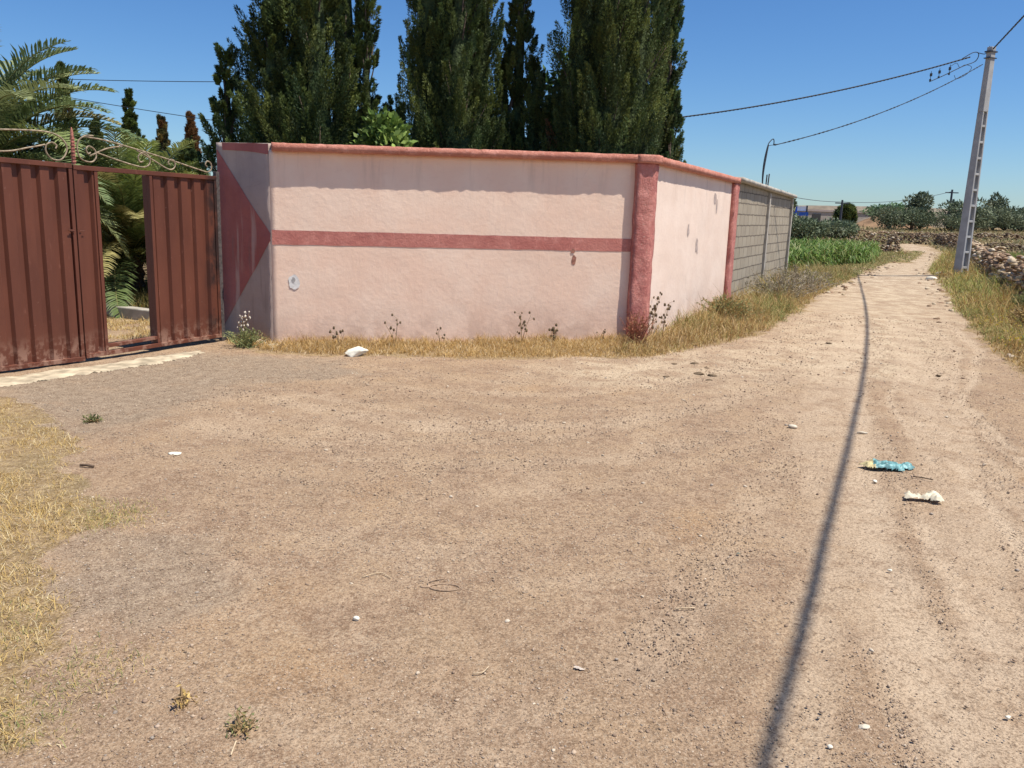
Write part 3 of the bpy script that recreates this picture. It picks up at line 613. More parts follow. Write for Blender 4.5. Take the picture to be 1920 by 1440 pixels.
# painted band, 3 mm of paint layer on the plaster, following its unevenness
def band(name, L, x0, x1, zf, mat, parent, panel_seed, amp, seed, step=.05, off=.0035, NR=6):
    u = np.linspace(x0, x1, int((x1-x0)/step)+2); rows = []
    for k in range(NR):
        t = k/(NR-1)
        zl, zh = zf(u); z = zl+(zh-zl)*t+(.004*2*(fbm(u*7, u*0+k, seed+k)-.5) if k in (0, NR-1) else 0)
        y = amp*2*(fbm(u*1.7, z*2.3, panel_seed, 4)-.5)+1.1*amp*(fbm(u*9, z*9, panel_seed+7, 3)-.5)-off
        rows.append(np.stack([u, y, z], 1))
    Vv = np.stack(rows, 0); n = len(u); I = np.arange(NR*n).reshape(NR, n)
    A = np.stack([I[:-1, :-1], I[:-1, 1:], I[1:, 1:], I[1:, :-1]], -1).reshape(-1, 4)
    return mesh(name, Vv.reshape(-1, 3), A, mat, parent)
p = band('painted_band', LF, .012, LF-.03, lambda u: (1.145+u*0, 1.305+u*0), M['rose'], wall, 3, .004, 5); place(p, loc, ang)
# white filler patch and small scars on the front panel
def blob(name, cx, cz, rx, rz, mat, parent, seed, ps=3, amp=.005, off=.004):
    a = np.linspace(0, 2*math.pi, 23)[:-1]; rr = 1+.35*(vn(a*1.8, a*0, seed)-.5)+.2*(vn(a*5, a*0, seed+1)-.5)
    u = cx+rx*rr*np.cos(a); z = cz+rz*rr*np.sin(a)
    u = np.r_[u, cx]; z = np.r_[z, cz]
    y = amp*2*(fbm(u*1.7, z*2.3, ps, 4)-.5)+1.1*amp*(fbm(u*9, z*9, ps+7, 3)-.5)-off
    return mesh(name, np.stack([u, y, z], 1), np.array([(i, (i+1) % 22, 22) for i in range(22)]), mat, parent)
p = blob('filler_patch', .245, .735, .062, .085, M['white'], wall, 3, off=.006); place(p, loc, ang); p['label'] = 'white filler patch'
p = blob('filler_scratch', .235, .75, .02, .03, simple('grey_scratch', (.42, .40, .38), .2, 40), wall, 9, off=.009); place(p, loc, ang)
p = blob('wall_scar', LF-.98, 1.03, .03, .055, M['rust'], wall, 5); place(p, loc, ang)
p = blob('wall_scar', LF-1.0, 1.14, .025, .03, M['rust'], wall, 6, off=.007); place(p, loc, ang)
# side run
loc2, ang2, LS = seg_parent(B_, D_, wall, A_)
LP = 4.95
ds = np.array([math.cos(ang2), math.sin(ang2)])
p = wall_panel('side_panel', LP, -.1, ZB-.08, ZB-.10, .2, M['pinkside'], wall, .005, 23); place(p, (loc2[0]+ds[0]*.02, loc2[1]+ds[1]*.02, 0), ang2); p['label'] = 'pink plaster side panel'
p = rough_prism('coping', LP+.28, -.085, .22, ZB-.095, ZB, ZB-.115, ZB-.02, M['rosecap'], wall, .006, 31, x0=.06); place(p, loc2, ang2)
for i, (u_, z_, rx, rz) in enumerate([(2.0, 1.40, .06, .09), (2.6, 1.18, .07, .11), (2.66, 1.09, .04, .05), (3.65, 1.90, .10, .10), (3.80, 1.78, .05, .12)]):
    p = blob('damp_stain', u_, z_, rx, rz, simple('grey_stain', (.45, .36, .32), .25, 18), wall, 40+i, ps=23); place(p, (loc2[0]+ds[0]*.02, loc2[1]+ds[1]*.02, 0), ang2)
# chamfered corner pillar, rough cast
def pillar(name, P, z0, z1, mat, parent, seed, amp=.008, step=.05, base=A_):
    """P polygon corners (world xy, ccw)"""
    pts = []; P = np.array(P, float); m_ = len(P)
    for i in range(m_):
        a, b = P[i], P[(i+1) % m_]; k = max(1, int(np.linalg.norm(b-a)/.045))
        pts += [a+(b-a)*j/k for j in range(k)]
    pts = np.array(pts); c = pts.mean(0); k = len(pts); nz = int((z1-z0)/step); zz = np.linspace(z0, z1, nz+1)
    Vv = []
    for j, z in enumerate(zz):
        rad = pts-c; rad /= np.linalg.norm(rad, axis=1)[:, None]+1e-9; s = np.arange(k)
        q = amp*2*(fbm(s*.9+z*.3, z*5+s*0, seed, 4)-.5)
        Vv.append(np.c_[pts+rad*q[:, None]-np.array(base), np.full(k, z)])
    F = [(j*k+i, j*k+(i+1) % k, (j+1)*k+(i+1) % k, (j+1)*k+i) for j in range(nz) for i in range(k)]
    return mesh(name, np.concatenate(Vv), [np.array(F), np.array([list(range(nz*k, nz*k+k))]), np.array([list(range(k))[::-1]])], mat, parent)
_, dF, nF, _, _ = frame_of(A_, B_); _, dS, nS, _, _ = frame_of(B_, D_)
Bv = np.array(B_)
pr = .085
# crossing point of the two offset faces
Mx = np.array([nF, nS]); X0 = np.linalg.solve(Mx, np.array([nF@Bv+pr, nS@Bv+.045]))
P_ = [Bv-dF*.235+nF*pr, X0, Bv+dS*.10+nS*.045, Bv+dS*.10-nS*.12, Bv-dF*.235-nF*.12]
p = pillar('corner_pillar', P_, -.1, ZB-.097, M['rosepillar'], wall, 3, .016, .03); p['label'] = 'thick rough rose painted corner pillar'
# the coping turning the corner
P_ = [Bv-dF*.24+nF*(pr+.02), X0+nF*.018+nS*.04, Bv+dS*.12+nS*.088, Bv+dS*.12-nS*.21, Bv-dF*.24-nF*.21]
p = pillar('coping', P_, ZB-.096, ZB+.004, M['rosecap'], wall, 8, .006, .03)
Ev = Bv+dS*(LP+.02)
P_ = [Ev+nS*.07, Ev+dS*.33+nS*.07, Ev+dS*.33-nS*.17, Ev-nS*.17]
p = pillar('end_pillar', P_, -.1, ZB-.118, M['rosepillar'], wall, 12, .016, .03); p['label'] = 'rough rose end pillar with mortar showing'
# return panel beside the gate (in shade, with its plaster colour darkened to match)
R_ = (-3.47, 9.96)
loc3, ang3, LR = seg_parent(R_, A_, wall, A_)
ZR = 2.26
p = wall_panel('return_panel', LR, -.1, ZR-.002, ZA-.002, .2, M['pinkshade'], wall, .010, 43); place(p, loc3, ang3); p['label'] = 'weathered return panel beside the gate, shade painted into its plaster'
def chev(u):
    lo = 2.13-(u/LR)*.0; return None
ax_z = 1.225
def chev_rows(u):
    t = np.clip(u/(LR-.006), 0, 1); return (.12+(ax_z-.04-.12)*t**1.0, 2.20-(2.20-ax_z-.04)*t**1.0)
p = band('painted_arrow', LR, .01, LR-.004, chev_rows, M['rosedark'], wall, 43, .010, 60, step=.03, off=.005, NR=44); place(p, loc3, ang3); p['label'] = 'dark rose arrow shaped paint on the return panel'
def cap_rows(u): return (2.175-.05*(u/LR)**2, 2.256-.016*(u/LR)+u*0)
p = band('painted_top_stripe', LR, .10, LR-.005, cap_rows, M['rosedark'], wall, 43, .010, 64, step=.03, off=.006); place(p, loc3, ang3)
# ------------------------------------------------------------------ grey block wall
G0 = Bv+dS*(LP+.37); G1 = np.array(D_)
gw = thing('block_wall', (G0[0], G0[1], 0), 'unpainted grey concrete block wall continuing behind the pink wall', 'wall')
LG = float(np.linalg.norm(G1-G0)); mid = LG*.50
hz0, hz1 = 2.33, 2.235
for a0, a1, s_ in ((.0, mid-.06, 70), (mid+.06, LG-.08, 80)):
    p = wall_panel('block_panel', a1-a0, -.1, hz0-.07+(hz1-hz0)*a0/LG, hz0-.07+(hz1-hz0)*a1/LG, .16, M['block'], gw, .008, s_)
    place(p, (dS[0]*a0, dS[1]*a0, 0), ang2)
p = rough_prism('coping', LG+.1, -.125, .20, hz0-.072, hz0, hz1-.072, hz1, M['conc'], gw, .008, 77, x0=-.03); place(p, (0, 0, 0), ang2)
for a0 in (mid, LG-.0):
    b = MB(); b.box((a0, .04, 1.06), (.13, .19, 2.2)); p = b.build('column', M['conc'], gw, bevel=.008); place(p, (0, 0, 0), ang2)
b = MB(); b.box((-.03, .05, 1.12), (.10, .16, 2.26)); p = b.build('column', M['conc'], gw, bevel=.008); place(p, (0, 0, 0), ang2)
p = rough_prism('footing', LG, -.07, .0, -.1, .13, -.1, .13, M['conc'], gw, .01, 99); place(p, (0, 0, 0), ang2)
ztop = hz0+(hz1-hz0)*.5
for du, tl in ((-.10, .27), (.16, .30)):
    b = MB(); b.tube([(mid+du, .06, ztop-.05), (mid+du+.004, .06, ztop+.1), (mid+du+.01+du*.1, .055, ztop+tl)], .014, 6)
    p = b.build('rebar', M['rebar'], gw); place(p, (0, 0, 0), ang2)
# service mast: two bent pipes on top of the block wall
def wl(u, y, z): return np.array([G0[0]+dS[0]*u-nS[0]*y, G0[1]+dS[1]*u-nS[1]*y, z])
mu = mid-.62
mast = thing('service_mast', tuple(wl(mu, .05, ztop)), 'thin bent conduit mast with drooping cable loop on the block wall', 'conduit mast')
mb_ = wl(mu, .05, ztop)
def mloc(pts): return [np.array(q)-mb_ for q in pts]
# direction in which the loop leans: towards the pole
pd = np.array([POLE[0], POLE[1]])-mb_[:2]; pd /= np.linalg.norm(pd)
sd_ = np.array([dS[0], dS[1]])
def mp(a, z): return np.array([mb_[0]+pd[0]*a, mb_[1]+pd[1]*a, z])
def curve(P, n=10):
    P = np.asarray(P, float); out = []
    Q = np.vstack([2*P[0]-P[1], P, 2*P[-1]-P[-2]])
    for i in range(1, len(Q)-2):
        for t in np.linspace(0, 1, n, endpoint=False):
            a, b, c, d = Q[i-1], Q[i], Q[i+1], Q[i+2]
            out.append(.5*((2*b)+(c-a)*t+(2*a-5*b+4*c-d)*t*t+(3*b-a-3*c+d)*t**3))
    out.append(P[-1]); return np.array(out)
b = MB(); b.tube(mloc(curve([mp(0, ztop-.03), mp(.0, ztop+.3), mp(.06, ztop+.70), mp(.09, ztop+.86)])), .015, 8); b.build('conduit', M['conduit'], mast)
b = MB(); b.tube(mloc(curve([mp(0, ztop-.02), mp(-.03, ztop+.25), mp(-.01, ztop+.55), mp(.07, ztop+.84), mp(.15, ztop+.94), mp(.24, ztop+.99), mp(.28, ztop+.96), mp(.285, ztop+.88)])), .010, 8); b.build('cable_loop', M['black'], mast)
mast_end = mp(.31, ztop+.875)
b = MB(); b.tube(mloc([mp(.285, ztop+.878), mp(.36, ztop+.882)]), .018, 8); b.build('clamp', M['black'], mast)
b = MB(); b.tube(mloc(curve([mp(.10, ztop+.84), mp(.2, ztop+.86), mp(.29, ztop+.87)])), .006, 6); b.build('tie_wire', M['black'], mast)
# ------------------------------------------------------------------ concrete power pole
PZ = float(ground_h(*POLE)); TOP = 6.55; px_, py_ = POLE
pole = thing('power_pole', (px_, py_, PZ-.1), 'tall tapering grey concrete utility pole with ladder-like recesses', 'utility pole')
# two flanges joined by a web with recesses; broad pocketed face turned to the right of the viewer
Hh = TOP-PZ+.1
def wt(z): t = z/Hh; return .36*(1-t)+.19*t
def dt(z): t = z/Hh; return .26*(1-t)+.15*t
zr = 4.75
b = MB()
def slab(b, y0f, y1f, x0f, x1f, za, zb):
    V_ = []
    for z in (za, zb):
        W, Dp = wt(z), dt(z)
        V_ += [(x0f*W, y0f*Dp, z), (x1f*W, y0f*Dp, z), (x1f*W, y1f*Dp, z), (x0f*W, y1f*Dp, z)]
    b.add(V_, [(0, 3, 2, 1), (4, 5, 6, 7), (0, 1, 5, 4), (1, 2, 6, 5), (2, 3, 7, 6), (3, 0, 4, 7)])
slab(b, -.5, .5, -.5, -.28, 0, zr); slab(b, -.5, .5, .28, .5, 0, zr)
slab(b, -.5, .5, -.5, .5, zr+.002, Hh)
b.build('shaft', M['poleconc'], pole, bevel=.012)
b = MB(); slab(b, -.12, .12, -.279, .279, 0, zr); b.build('web', M['poleconc'], pole)
k = 0
for z in np.linspace(.32, zr-.42, 10):
    b = MB(); slab(b, -.47, .47, -.279, .279, z, z+.065); b.build('rung', M['poleconc'], pole, bevel=.006)
pole.rotation_euler = (0, 0, math.radians(28))
b = MB(); b.box((0, 0, Hh-.13), (.30, .20, .035)); b.box((0, 0, Hh-.30), (.30, .20, .025)); b.build('steel_strap', M['conduit'], pole)
def cable_mesh(name, P, label, cat, r=.014, twist=True, parent=None, strands=3, pitch_=.35, mat=None):
    P = np.asarray(P, float); b = MB(); o_ = P[0].copy(); L = np.r_[0, np.cumsum(np.linalg.norm(np.diff(P, axis=0), axis=1))]
    if twist:
        T = np.gradient(P, axis=0); T /= np.linalg.norm(T, axis=1)[:, None]
        S = np.cross(T, [0, 0, 1]); S /= np.linalg.norm(S, axis=1)[:, None]; U_ = np.cross(S, T)
        for k in range(strands):
            a = 2*math.pi*(L/pitch_+k/strands); b.tube(P+(S*np.cos(a)[:, None]+U_*np.sin(a)[:, None])*r*.95-o_, r, 5)
    else: b.tube(P-o_, r, 6)
    o = b.build(name, mat or M['black'], parent, smooth=True)
    if parent is None: o.location = o_; tag(o, label, cat)
    return o
def sag(a, b, s, n=60):
    t = np.linspace(0, 1, n)[:, None]; a = np.array(a, float); b = np.array(b, float)
    P = a+(b-a)*t; P[:, 2] -= s*4*(t*(1-t))[:, 0]; return P
ptop = np.array([px_, py_, TOP-.12])
# main twisted cable, passing overhead to the next pole behind the viewer
def over(q, z): return np.array([q[0]+SUN[0]*z/SUN[2], q[1]+SUN[1]*z/SUN[2], z])
sh = [over((3.813, 9.004), 6.05), over(PTS['shadowc'][2], 5.95), over(PTS['shadowc'][3], 5.93)]
dirn = sh[2]-sh[1]; dirn /= np.linalg.norm(dirn)
P = curve([ptop+np.array([-.0, -.1, .06]), over((7.80, 18.95), 6.26), over((5.90, 14.06), 6.12), sh[0], sh[1], sh[2], sh[2]+dirn*6+np.array([0, 0, .2]), sh[2]+dirn*14+np.array([0, 0, .9])], 40)
cable_mesh('power_cable', P, 'thick twisted black cable running from the pole top up over the track', 'power cable', .0135, pitch_=.45)
# cable to the left behind the cypresses, with slack loop and connectors at the pole
c_end = np.array([-5.0, 22.0, 3.5]); c_st = ptop+np.array([-.45, .25, -.12])
P = sag(c_st, c_end, .75, 160)
cable_mesh('power_cable', P, 'twisted black cable running left from the pole to behind the cypresses', 'power cable', .013)
# orientation of things at the pole along that cable
dc = P[3]-P[0]; dc /= np.linalg.norm(dc)
lp = thing('cable_joint', tuple(c_st), 'drooping black cable loops with hanging connectors beside the pole top', 'cable connectors')
def L_(a, z): return dc*a+np.array([0, 0, z])
bk = c_st-ptop
b = MB(); b.tube(curve([L_(.25, .02), L_(-.10, .10), L_(-.28, .02), L_(-.20, -.16), L_(.2, -.20), L_(.8, -.30), L_(1.25, -.36)]), .012, 6); b.build('slack_loop', M['black'], lp, smooth=True)
b = MB(); b.tube(curve([L_(-.26, .05), -bk*.75+np.array([0, 0, -.02]), -bk*.9+np.array([0, 0, .16])]), .011, 6); b.build('jumper', M['black'], lp, smooth=True)
for a_ in (.62, .95, 1.22):
    b = MB(); zc = -.08-.03*a_
    b.tube([L_(a_, -.02-.05*a_), L_(a_+.01, zc-.10), L_(a_+.0, -.34)], .008, 5); b.box(L_(a_, zc-.06), (.05, .05, .08)); b.box(L_(a_+.01, zc-.2), (.04, .04, .05)); b.build('connector', M['black'], lp)
b = MB(); b.tube(curve([L_(.62, -.10), L_(.42, -.06), L_(.30, -.20), L_(.12, -.18), L_(-.1, -.30), L_(.05, -.46), L_(.35, -.50), L_(.45, -.38)]), .007, 5); b.build('loose_wire', M['black'], lp, smooth=True)
P = sag(ptop+np.array([-.22, -.05, -.36]), mast_end+np.array([.04, .02, .005]), .22, 60)
cable_mesh('service_cable', P, 'thin black cable sagging from the pole down to the conduit mast', 'service cable', .009, strands=2, pitch_=.3)
# two wires far left over the yard
for i, (z1_, z2_, lb) in enumerate([(5.35, 5.75, 'upper thin black wire crossing the sky above the gate ironwork'), (5.15, 3.9, 'lower thin black wire slanting down towards the pink wall end')]):
    P = sag((-19.0, 31, z1_+.3), (-4.5, 27.5, z2_-.3), .12, 30); cable_mesh('overhead_wire', P, lb, 'wire', .012, False)
# ------------------------------------------------------------------ gate
GO = np.array([-4.25, 8.22]); GD = np.array([.497, .868]); GA = math.atan2(GD[1], GD[0])
gate = thing('metal_gate', (GO[0], GO[1], 0), 'red-brown corrugated metal double gate with open wicket and cream scrollwork', 'gate')
gate.rotation_euler = (0, 0, GA)     # local x along the gate, local -y towards the viewer
def corr(u0, u1, z0a, z1a, z0b=None, z1b=None, per=.172, dep=.034, ph=0., nz=2):
    """trapezoid sheet: mostly proud with narrow grooves"""
    z0b = z0a if z0b is None else z0b; z1b = z1a if z1b is None else z1b
    us = [u0]; ys = []
    k = math.floor((u0-ph)/per)
    prof = [(0, 0), (.50, 0), (.62, 1), (.88, 1), (1.0, 0)]
    pts = []
    while ph+k*per < u1:
        for t, y in prof: pts.append((ph+(k+t)*per, y))
        k += 1
    pts = sorted(set(pts)); pu = np.array([q[0] for q in pts]); pv = np.array([q[1] for q in pts])
    uu = np.unique(np.r_[u0, pu[(pu > u0) & (pu < u1)], u1]); vv = np.interp(uu, pu, pv)*dep
    V_ = []; zs = np.linspace(0, 1, nz+1)
    for s in (0, 1):
        for t in zs:
            for u_, y_ in zip(uu, vv):
                f = (u_-u0)/(u1-u0); a_ = z0a+(z0b-z0a)*f; b_ = z1a+(z1b-z1a)*f; V_.append((u_, y_+s*.0022, a_+(b_-a_)*t))
    n = len(uu); m_ = (nz+1)*n; F = []
    for j in range(nz):
        for i in range(n-1):
            a_ = j*n+i; F.append((a_, a_+1, a_+n+1, a_+n)); F.append((a_+m_, a_+m_+n, a_+m_+n+1, a_+m_+1))
    for i in range(n-1): F.append((nz*n+i, nz*n+i+1, nz*n+i+1+m_, nz*n+i+m_)); F.append((i, i+m_, i+1+m_, i+1))
    return V_, F
def leaf(name, label, u0, u1, zt0, zt1, zb0, zb1, openings=()):
    lf = bpy.data.objects.new(name, None); link(lf, gate); lf['label'] = label
    zt = lambda u: zt0+(zt1-zt0)*(u-u0)/(u1-u0); zb = lambda u: zb0+(zb1-zb0)*(u-u0)/(u1-u0)
    def bar(nm, a, b_, za, zb_, ht, y0=-.022, y1=.03):
        m_ = MB(); V_ = [(a, y0, za), (b_, y0, zb_), (b_, y1, zb_), (a, y1, za), (a, y0, za+ht), (b_, y0, zb_+ht), (b_, y1, zb_+ht), (a, y1, za+ht)]
        m_.add(V_, [(0, 3, 2, 1), (4, 5, 6, 7), (0, 1, 5, 4), (1, 2, 6, 5), (2, 3, 7, 6), (3, 0, 4, 7)]); m_.build(nm, M['gate'], lf, bevel=.003)
    def post(a, b_, z0, z1, y0=-.022, y1=.03): bar('stile', a, b_, z0, z0, z1-z0, y0, y1)
    segs = []; cur = u0
    for (a, b_, z0, z1) in openings: segs.append((cur, a)); cur = b_
    segs.append((cur, u1))
    for (a, b_) in segs:
        V_, F = corr(a+.036, b_-.036, zb(a)+.035, zt(a)-.04, zb(b_)+.035, zt(b_)-.04, ph=.03); m_ = MB(); m_.add(np.array(V_)+[0, -.008, 0], F); m_.build('corrugated_sheet', M['gate'], lf)
        post(a, a+.035, zb(a)+.04, zt(a)-.045); post(b_-.035, b_, zb(b_)+.04, zt(b_)-.045)
    bar('top_rail', u0, u1, zt(u0)-.044, zt(u1)-.044, .044, -.026, .034)
    bar('bottom_rail', u0, u1, zb(u0), zb(u1), .042, -.026, .034)
    for (a, b_, z0, z1) in openings:
        bar('threshold', a, b_, zb(a)+.075, zb(b_)+.085, .035, -.02, .03)
        post(b_+.001, b_+.03, zb(b_)+.04, zt(b_)-.045, .031, .10)
    return lf
leafL = leaf('gate_leaf', 'closed left leaf of the gate', -2.35, -.006, 1.955, 1.905, .045, .01)
leafR = leaf('gate_leaf', 'right leaf of the gate with open wicket', .006, 1.70, 1.895, 1.875, .03, .055, [(.255, .835, .1, 1.85)])
# centre finial
b = MB(); b.tube([(.03, -.0, 1.90), (.03, 0, 2.10), (.03, 0, 2.20), (.03, 0, 2.24)], [.016, .016, .013, .003], 8)
for z in np.arange(1.92, 2.14, .03): b.tube([(.03, 0, z), (.03, 0, z+.014)], .022, 8)
b.build('finial', simple('red_white_twisted_post', (.40, .16, .12), .5, 40, .6), gate)
def spiral(cx, cz, r, a0, turns, n=26, shrink=.16):
    t = np.linspace(0, 1, n); a = a0+turns*2*math.pi*t; rr = r*(1-(1-shrink)*t); return np.stack([cx+rr*np.cos(a), 0*t, cz+rr*np.sin(a)], 1)
def iron(pts, r=.008): 
    m_ = MB(); m_.tube(pts, r, 5); m_.build('scroll', M['iron'], gate, smooth=True)
def arr(l): return np.array([(a, 0, z) for a, z in l], float)
# left leaf: big C scroll
iron(np.vstack([curve(arr([(-2.3, 2.10), (-1.5, 2.135), (-.9, 2.14), (-.45, 2.17), (-.22, 2.175), (-.09, 2.14), (-.03, 2.06), (-.05, 1.98), (-.11, 1.93), (-.19, 1.94), (-.235, 2.0), (-.225, 2.06), (-.17, 2.085), (-.13, 2.06), (-.14, 2.03)]))]))
iron(curve(arr([(-2.3, 1.99), (-1.2, 1.965), (-.65, 1.97), (-.40, 2.02), (-.24, 2.06)])))
iron(curve(arr([(-1.7, 1.95), (-1.85, 2.04), (-1.75, 2.11), (-1.6, 2.06), (-1.66, 2.0)])))
# right leaf: C scroll, diagonals and three curls
iron(curve(arr([(.25, 2.18), (.17, 2.175), (.10, 2.13), (.075, 2.06), (.09, 1.98), (.14, 1.94), (.22, 1.935), (.265, 1.98), (.255, 2.05), (.20, 2.08), (.165, 2.05), (.185, 2.01), (.21, 2.02)])))
iron(curve(arr([(.16, 2.165), (.40, 2.145), (.77, 2.08), (1.15, 2.005), (1.5, 1.93), (1.60, 1.915), (1.655, 1.95), (1.65, 2.01), (1.60, 2.03), (1.575, 1.99), (1.60, 1.97)])))
iron(curve(arr([(.26, 2.03), (.45, 1.98), (.68, 1.93), (.80, 1.92), (.865, 1.96), (.86, 2.03), (.79, 2.065), (.735, 2.02), (.75, 1.97), (.79, 1.975)])))
iron(curve(arr([(.72, 2.08), (.90, 2.0), (1.06, 1.925), (1.13, 1.915), (1.175, 1.95), (1.165, 2.005), (1.12, 2.015), (1.09, 1.98), (1.115, 1.96)])))
iron(curve(arr([(.20, 1.99), (.38, 2.07), (.56, 2.11)])))
# hinge post and black stains beside the gate
b = MB(); b.box((1.745, .03, .95), (.05, .05, 1.95)); b.build('hinge_post', M['rebar'], gate, bevel=.004)
for z in (.30, 1.80): 
    b = MB(); b.tube([(1.712, -.005, z-.05), (1.712, -.005, z+.06)], .018, 8); b.build('hinge', M['rebar'], gate)
b = MB(); b.box((-.055, -.029, 1.28), (.035, .008, .022)); b.tube([(-.09, -.034, 1.285), (-.03, -.034, 1.28)], .005, 6); b.build('latch', M['gate'], gate)
b = MB(); b.tube([(.02, -.032, 1.278), (.075, -.032, 1.276)], .0035, 5); b.build('latch_bolt', M['gate'], gate)
# ------------------------------------------------------------------ cement patch and kerb
CP = [(-4.75, 7.05), (-4.35, 7.62), (-4.0, 8.15), (-3.75, 8.62), (-3.38, 9.05), (-3.28, 8.90), (-3.52, 8.25), (-3.9, 7.6), (-4.2, 7.15), (-4.5, 6.85)]
def patch(name, poly, mat, z=.006, seed=1, label='', cat=''):
    P = []; m_ = len(poly)
    for i in range(m_):
        a, b = np.array(poly[i]), np.array(poly[(i+1) % m_]); k = max(2, int(np.linalg.norm(b-a)/.025)); P += [a+(b-a)*j/k for j in range(k)]
    P = np.array(P); P = P+np.stack([.09*(fbm(P[:, 0]*9, P[:, 1]*9, seed)-.5), .09*(fbm(P[:, 0]*9, P[:, 1]*9, seed+5)-.5)], 1)
    x0, y0 = P.min(0); x1, y1 = P.max(0); st = .02; X, Y = np.meshgrid(np.arange(x0, x1+st, st), np.arange(y0, y1+st, st)); ins = sdist(X, Y, [tuple(q) for q in P[::2]])+.16*(fbm(X*11, Y*11, seed+9)-.47)
    I = np.arange(X.size).reshape(X.shape); Qd = np.stack([I[:-1, :-1], I[:-1, 1:], I[1:, 1:], I[1:, :-1]], -1).reshape(-1, 4)
    q = Qd[(ins.ravel()[Qd] > 0).all(1)]; u, inv = np.unique(q, return_inverse=True)
    Vv = np.stack([X.ravel(), Y.ravel(), ground_h(X.ravel(), Y.ravel())+z], 1)[u]; edge = np.clip(ins.ravel()[u]/.05, 0, 1); Vv[:, 2] -= (1-edge)*(z+.003)
    o = mesh(name, Vv, inv.reshape(-1, 4), mat, smooth=True); return tag(o, label, cat)
patch('cement_patch', CP, M['cement'], .010, 3, 'pale cream strip of spilled cement in front of the gate', 'cement patch')
ka, kb = np.array([-8.2, 13.0]), np.array([-3.9, 10.72]); kd = (kb-ka)/np.linalg.norm(kb-ka)
b = MB(); b.box((0, 0, .05), (float(np.linalg.norm(kb-ka)), .16, .2)); o = b.build('kerb', M['conc'], bevel=.015); o.location = ((ka[0]+kb[0])/2, (ka[1]+kb[1])/2, 0); o.rotation_euler = (0, 0, math.atan2(kd[1], kd[0])); tag(o, 'low pale concrete kerb edging the planted bed inside the gate', 'kerb')
# ------------------------------------------------------------------ dry stone walls
def stone_mat():
    t = NT('dry_stone'); a = t.attr('tint'); n = t.noise(9, 5, .65)
    c = t.mix(t.ramp(n, .3, .7, 0, .8), a.outputs['Color'], t.mix(1.0, a.outputs['Color'], (.55, .48, .42), 'MULTIPLY'))
    t.col(c); t.bump(t.noise(20, 6, .7), .6, .015); return t.m
M['drystone'] = stone_mat()
STN = np.array([(.38,.28,.18),(.27,.185,.12),(.50,.40,.27),(.19,.13,.085),(.62,.53,.38),(.33,.22,.14)])
def stone_wall(pts, hgt, wid, size, rng, label, dens=1.0, base=I1, dark=1.0, fallen=.08):
    P = []; S = []; R = []
    for (a, b_) in zip(pts[:-1], pts[1:]):
        a = np.array(a); b_ = np.array(b_); L = np.linalg.norm(b_-a); d = (b_-a)/L; n_ = np.array([-d[1], d[0]])
        N_ = int(dens*L*(hgt*2+wid)/(size*size*1.1))
        u = rng.uniform(0, L, N_); hh = hgt*(.75+.5*vn((u+a[0]*3)*.7, u*0, 5)); z = hh*rng.uniform(0, 1, N_)**.8
        side = wid*.5*(1-.45*z/hgt); v = np.where(z > hh*.82, rng.uniform(-1, 1, N_), rng.choice([-1, 1], N_))*side
        fl = rng.uniform(0, 1, N_) < fallen; v[fl] = rng.choice([-1, 1], fl.sum())*(wid*.5+rng.exponential(.25, fl.sum())); z[fl] = 0
        q = a+d*u[:, None]+n_*v[:, None]
        P.append(np.c_[q, ground_h(q[:, 0], q[:, 1], False)+z]); S.append(size*rng.uniform(.45, 1.25, N_)*.62)
        # rubble core
    P = np.concatenate(P); S = np.concatenate(S); t = STN[rng.choice(6, len(P), p=[.25,.25,.15,.12,.06,.17])]*rng.uniform(.8, 1.15, len(P))[:, None]*dark
    top = rng.uniform(0, 1, len(P)) < .08; t[top] = np.array([.60, .52, .40])*dark
    o = scatter('stone_wall', len(P), P-np.array([pts[0][0], pts[0][1], 0]), S, t, base, rng, M['drystone'], flatz=.62)
    o.location = (pts[0][0], pts[0][1], 0); tag(o, label, 'stone wall'); return o
rs = np.random.default_rng(11)
stone_wall([(27.6, 53.0), (23.0, 43.6), (18.4, 34.3), (14.6, 26.0), (11.2, 18.0), (8.3, 11.8), (6.9, 8.0)], .80, .75, .20, rs, 'long dry stone wall of brown and pale rocks running down the right side past the pole', 1.25, I1, dark=1.22)
stone_wall([(13.2, 46.0), (21.2, 48.0)], .45, .5, .17, rs, 'low pale-topped stone wall just behind the green crop', 1.6, I0, fallen=.03)
stone_wall([(21.3, 48.2), (22.3, 51.0)], .75, .6, .20, rs, 'short stone wall end left of the track bend', 1.5, I0, dark=.8, fallen=.04)
stone_wall([(23.2, 60), (25.8, 59)], 0.5, .6, .20, rs, 'dark stone wall right of the olive bushes, left of the bend', 1.5, I0, dark=.7, fallen=.03)
stone_wall([(25.6, 70), (31.4, 65.5)], 0.8, .6, .22, rs, 'crumbling whitish stone wall above the dark one left of the bend', 1.4, I0, dark=1.4, fallen=.06)
stone_wall([(27.6, 63.8), (30.6, 62.2)], 0.75, .7, .20, rs, 'tall dark stone wall facing the end of the track', 1.6, I0, dark=.62, fallen=.02)
stone_wall([(30.6, 62.0), (28.0, 54.2)], .75, .6, .20, rs, 'stone wall with lit top along the right side of the track bend', 1.5, I0, dark=.75, fallen=.03)
stone_wall([(33, 72), (50, 78), (72, 86)], 0.6, .7, .24, rs, 'far stone wall running below the olive grove', 1.4, I0, dark=.8, fallen=.03)
stone_wall([(28.7, 52.9), (36, 55.5), (48, 60), (60, 66)], .5, .6, .18, rs, 'stone wall across the far edge of the green field at right', 1.5, I0, dark=.62, fallen=.03)
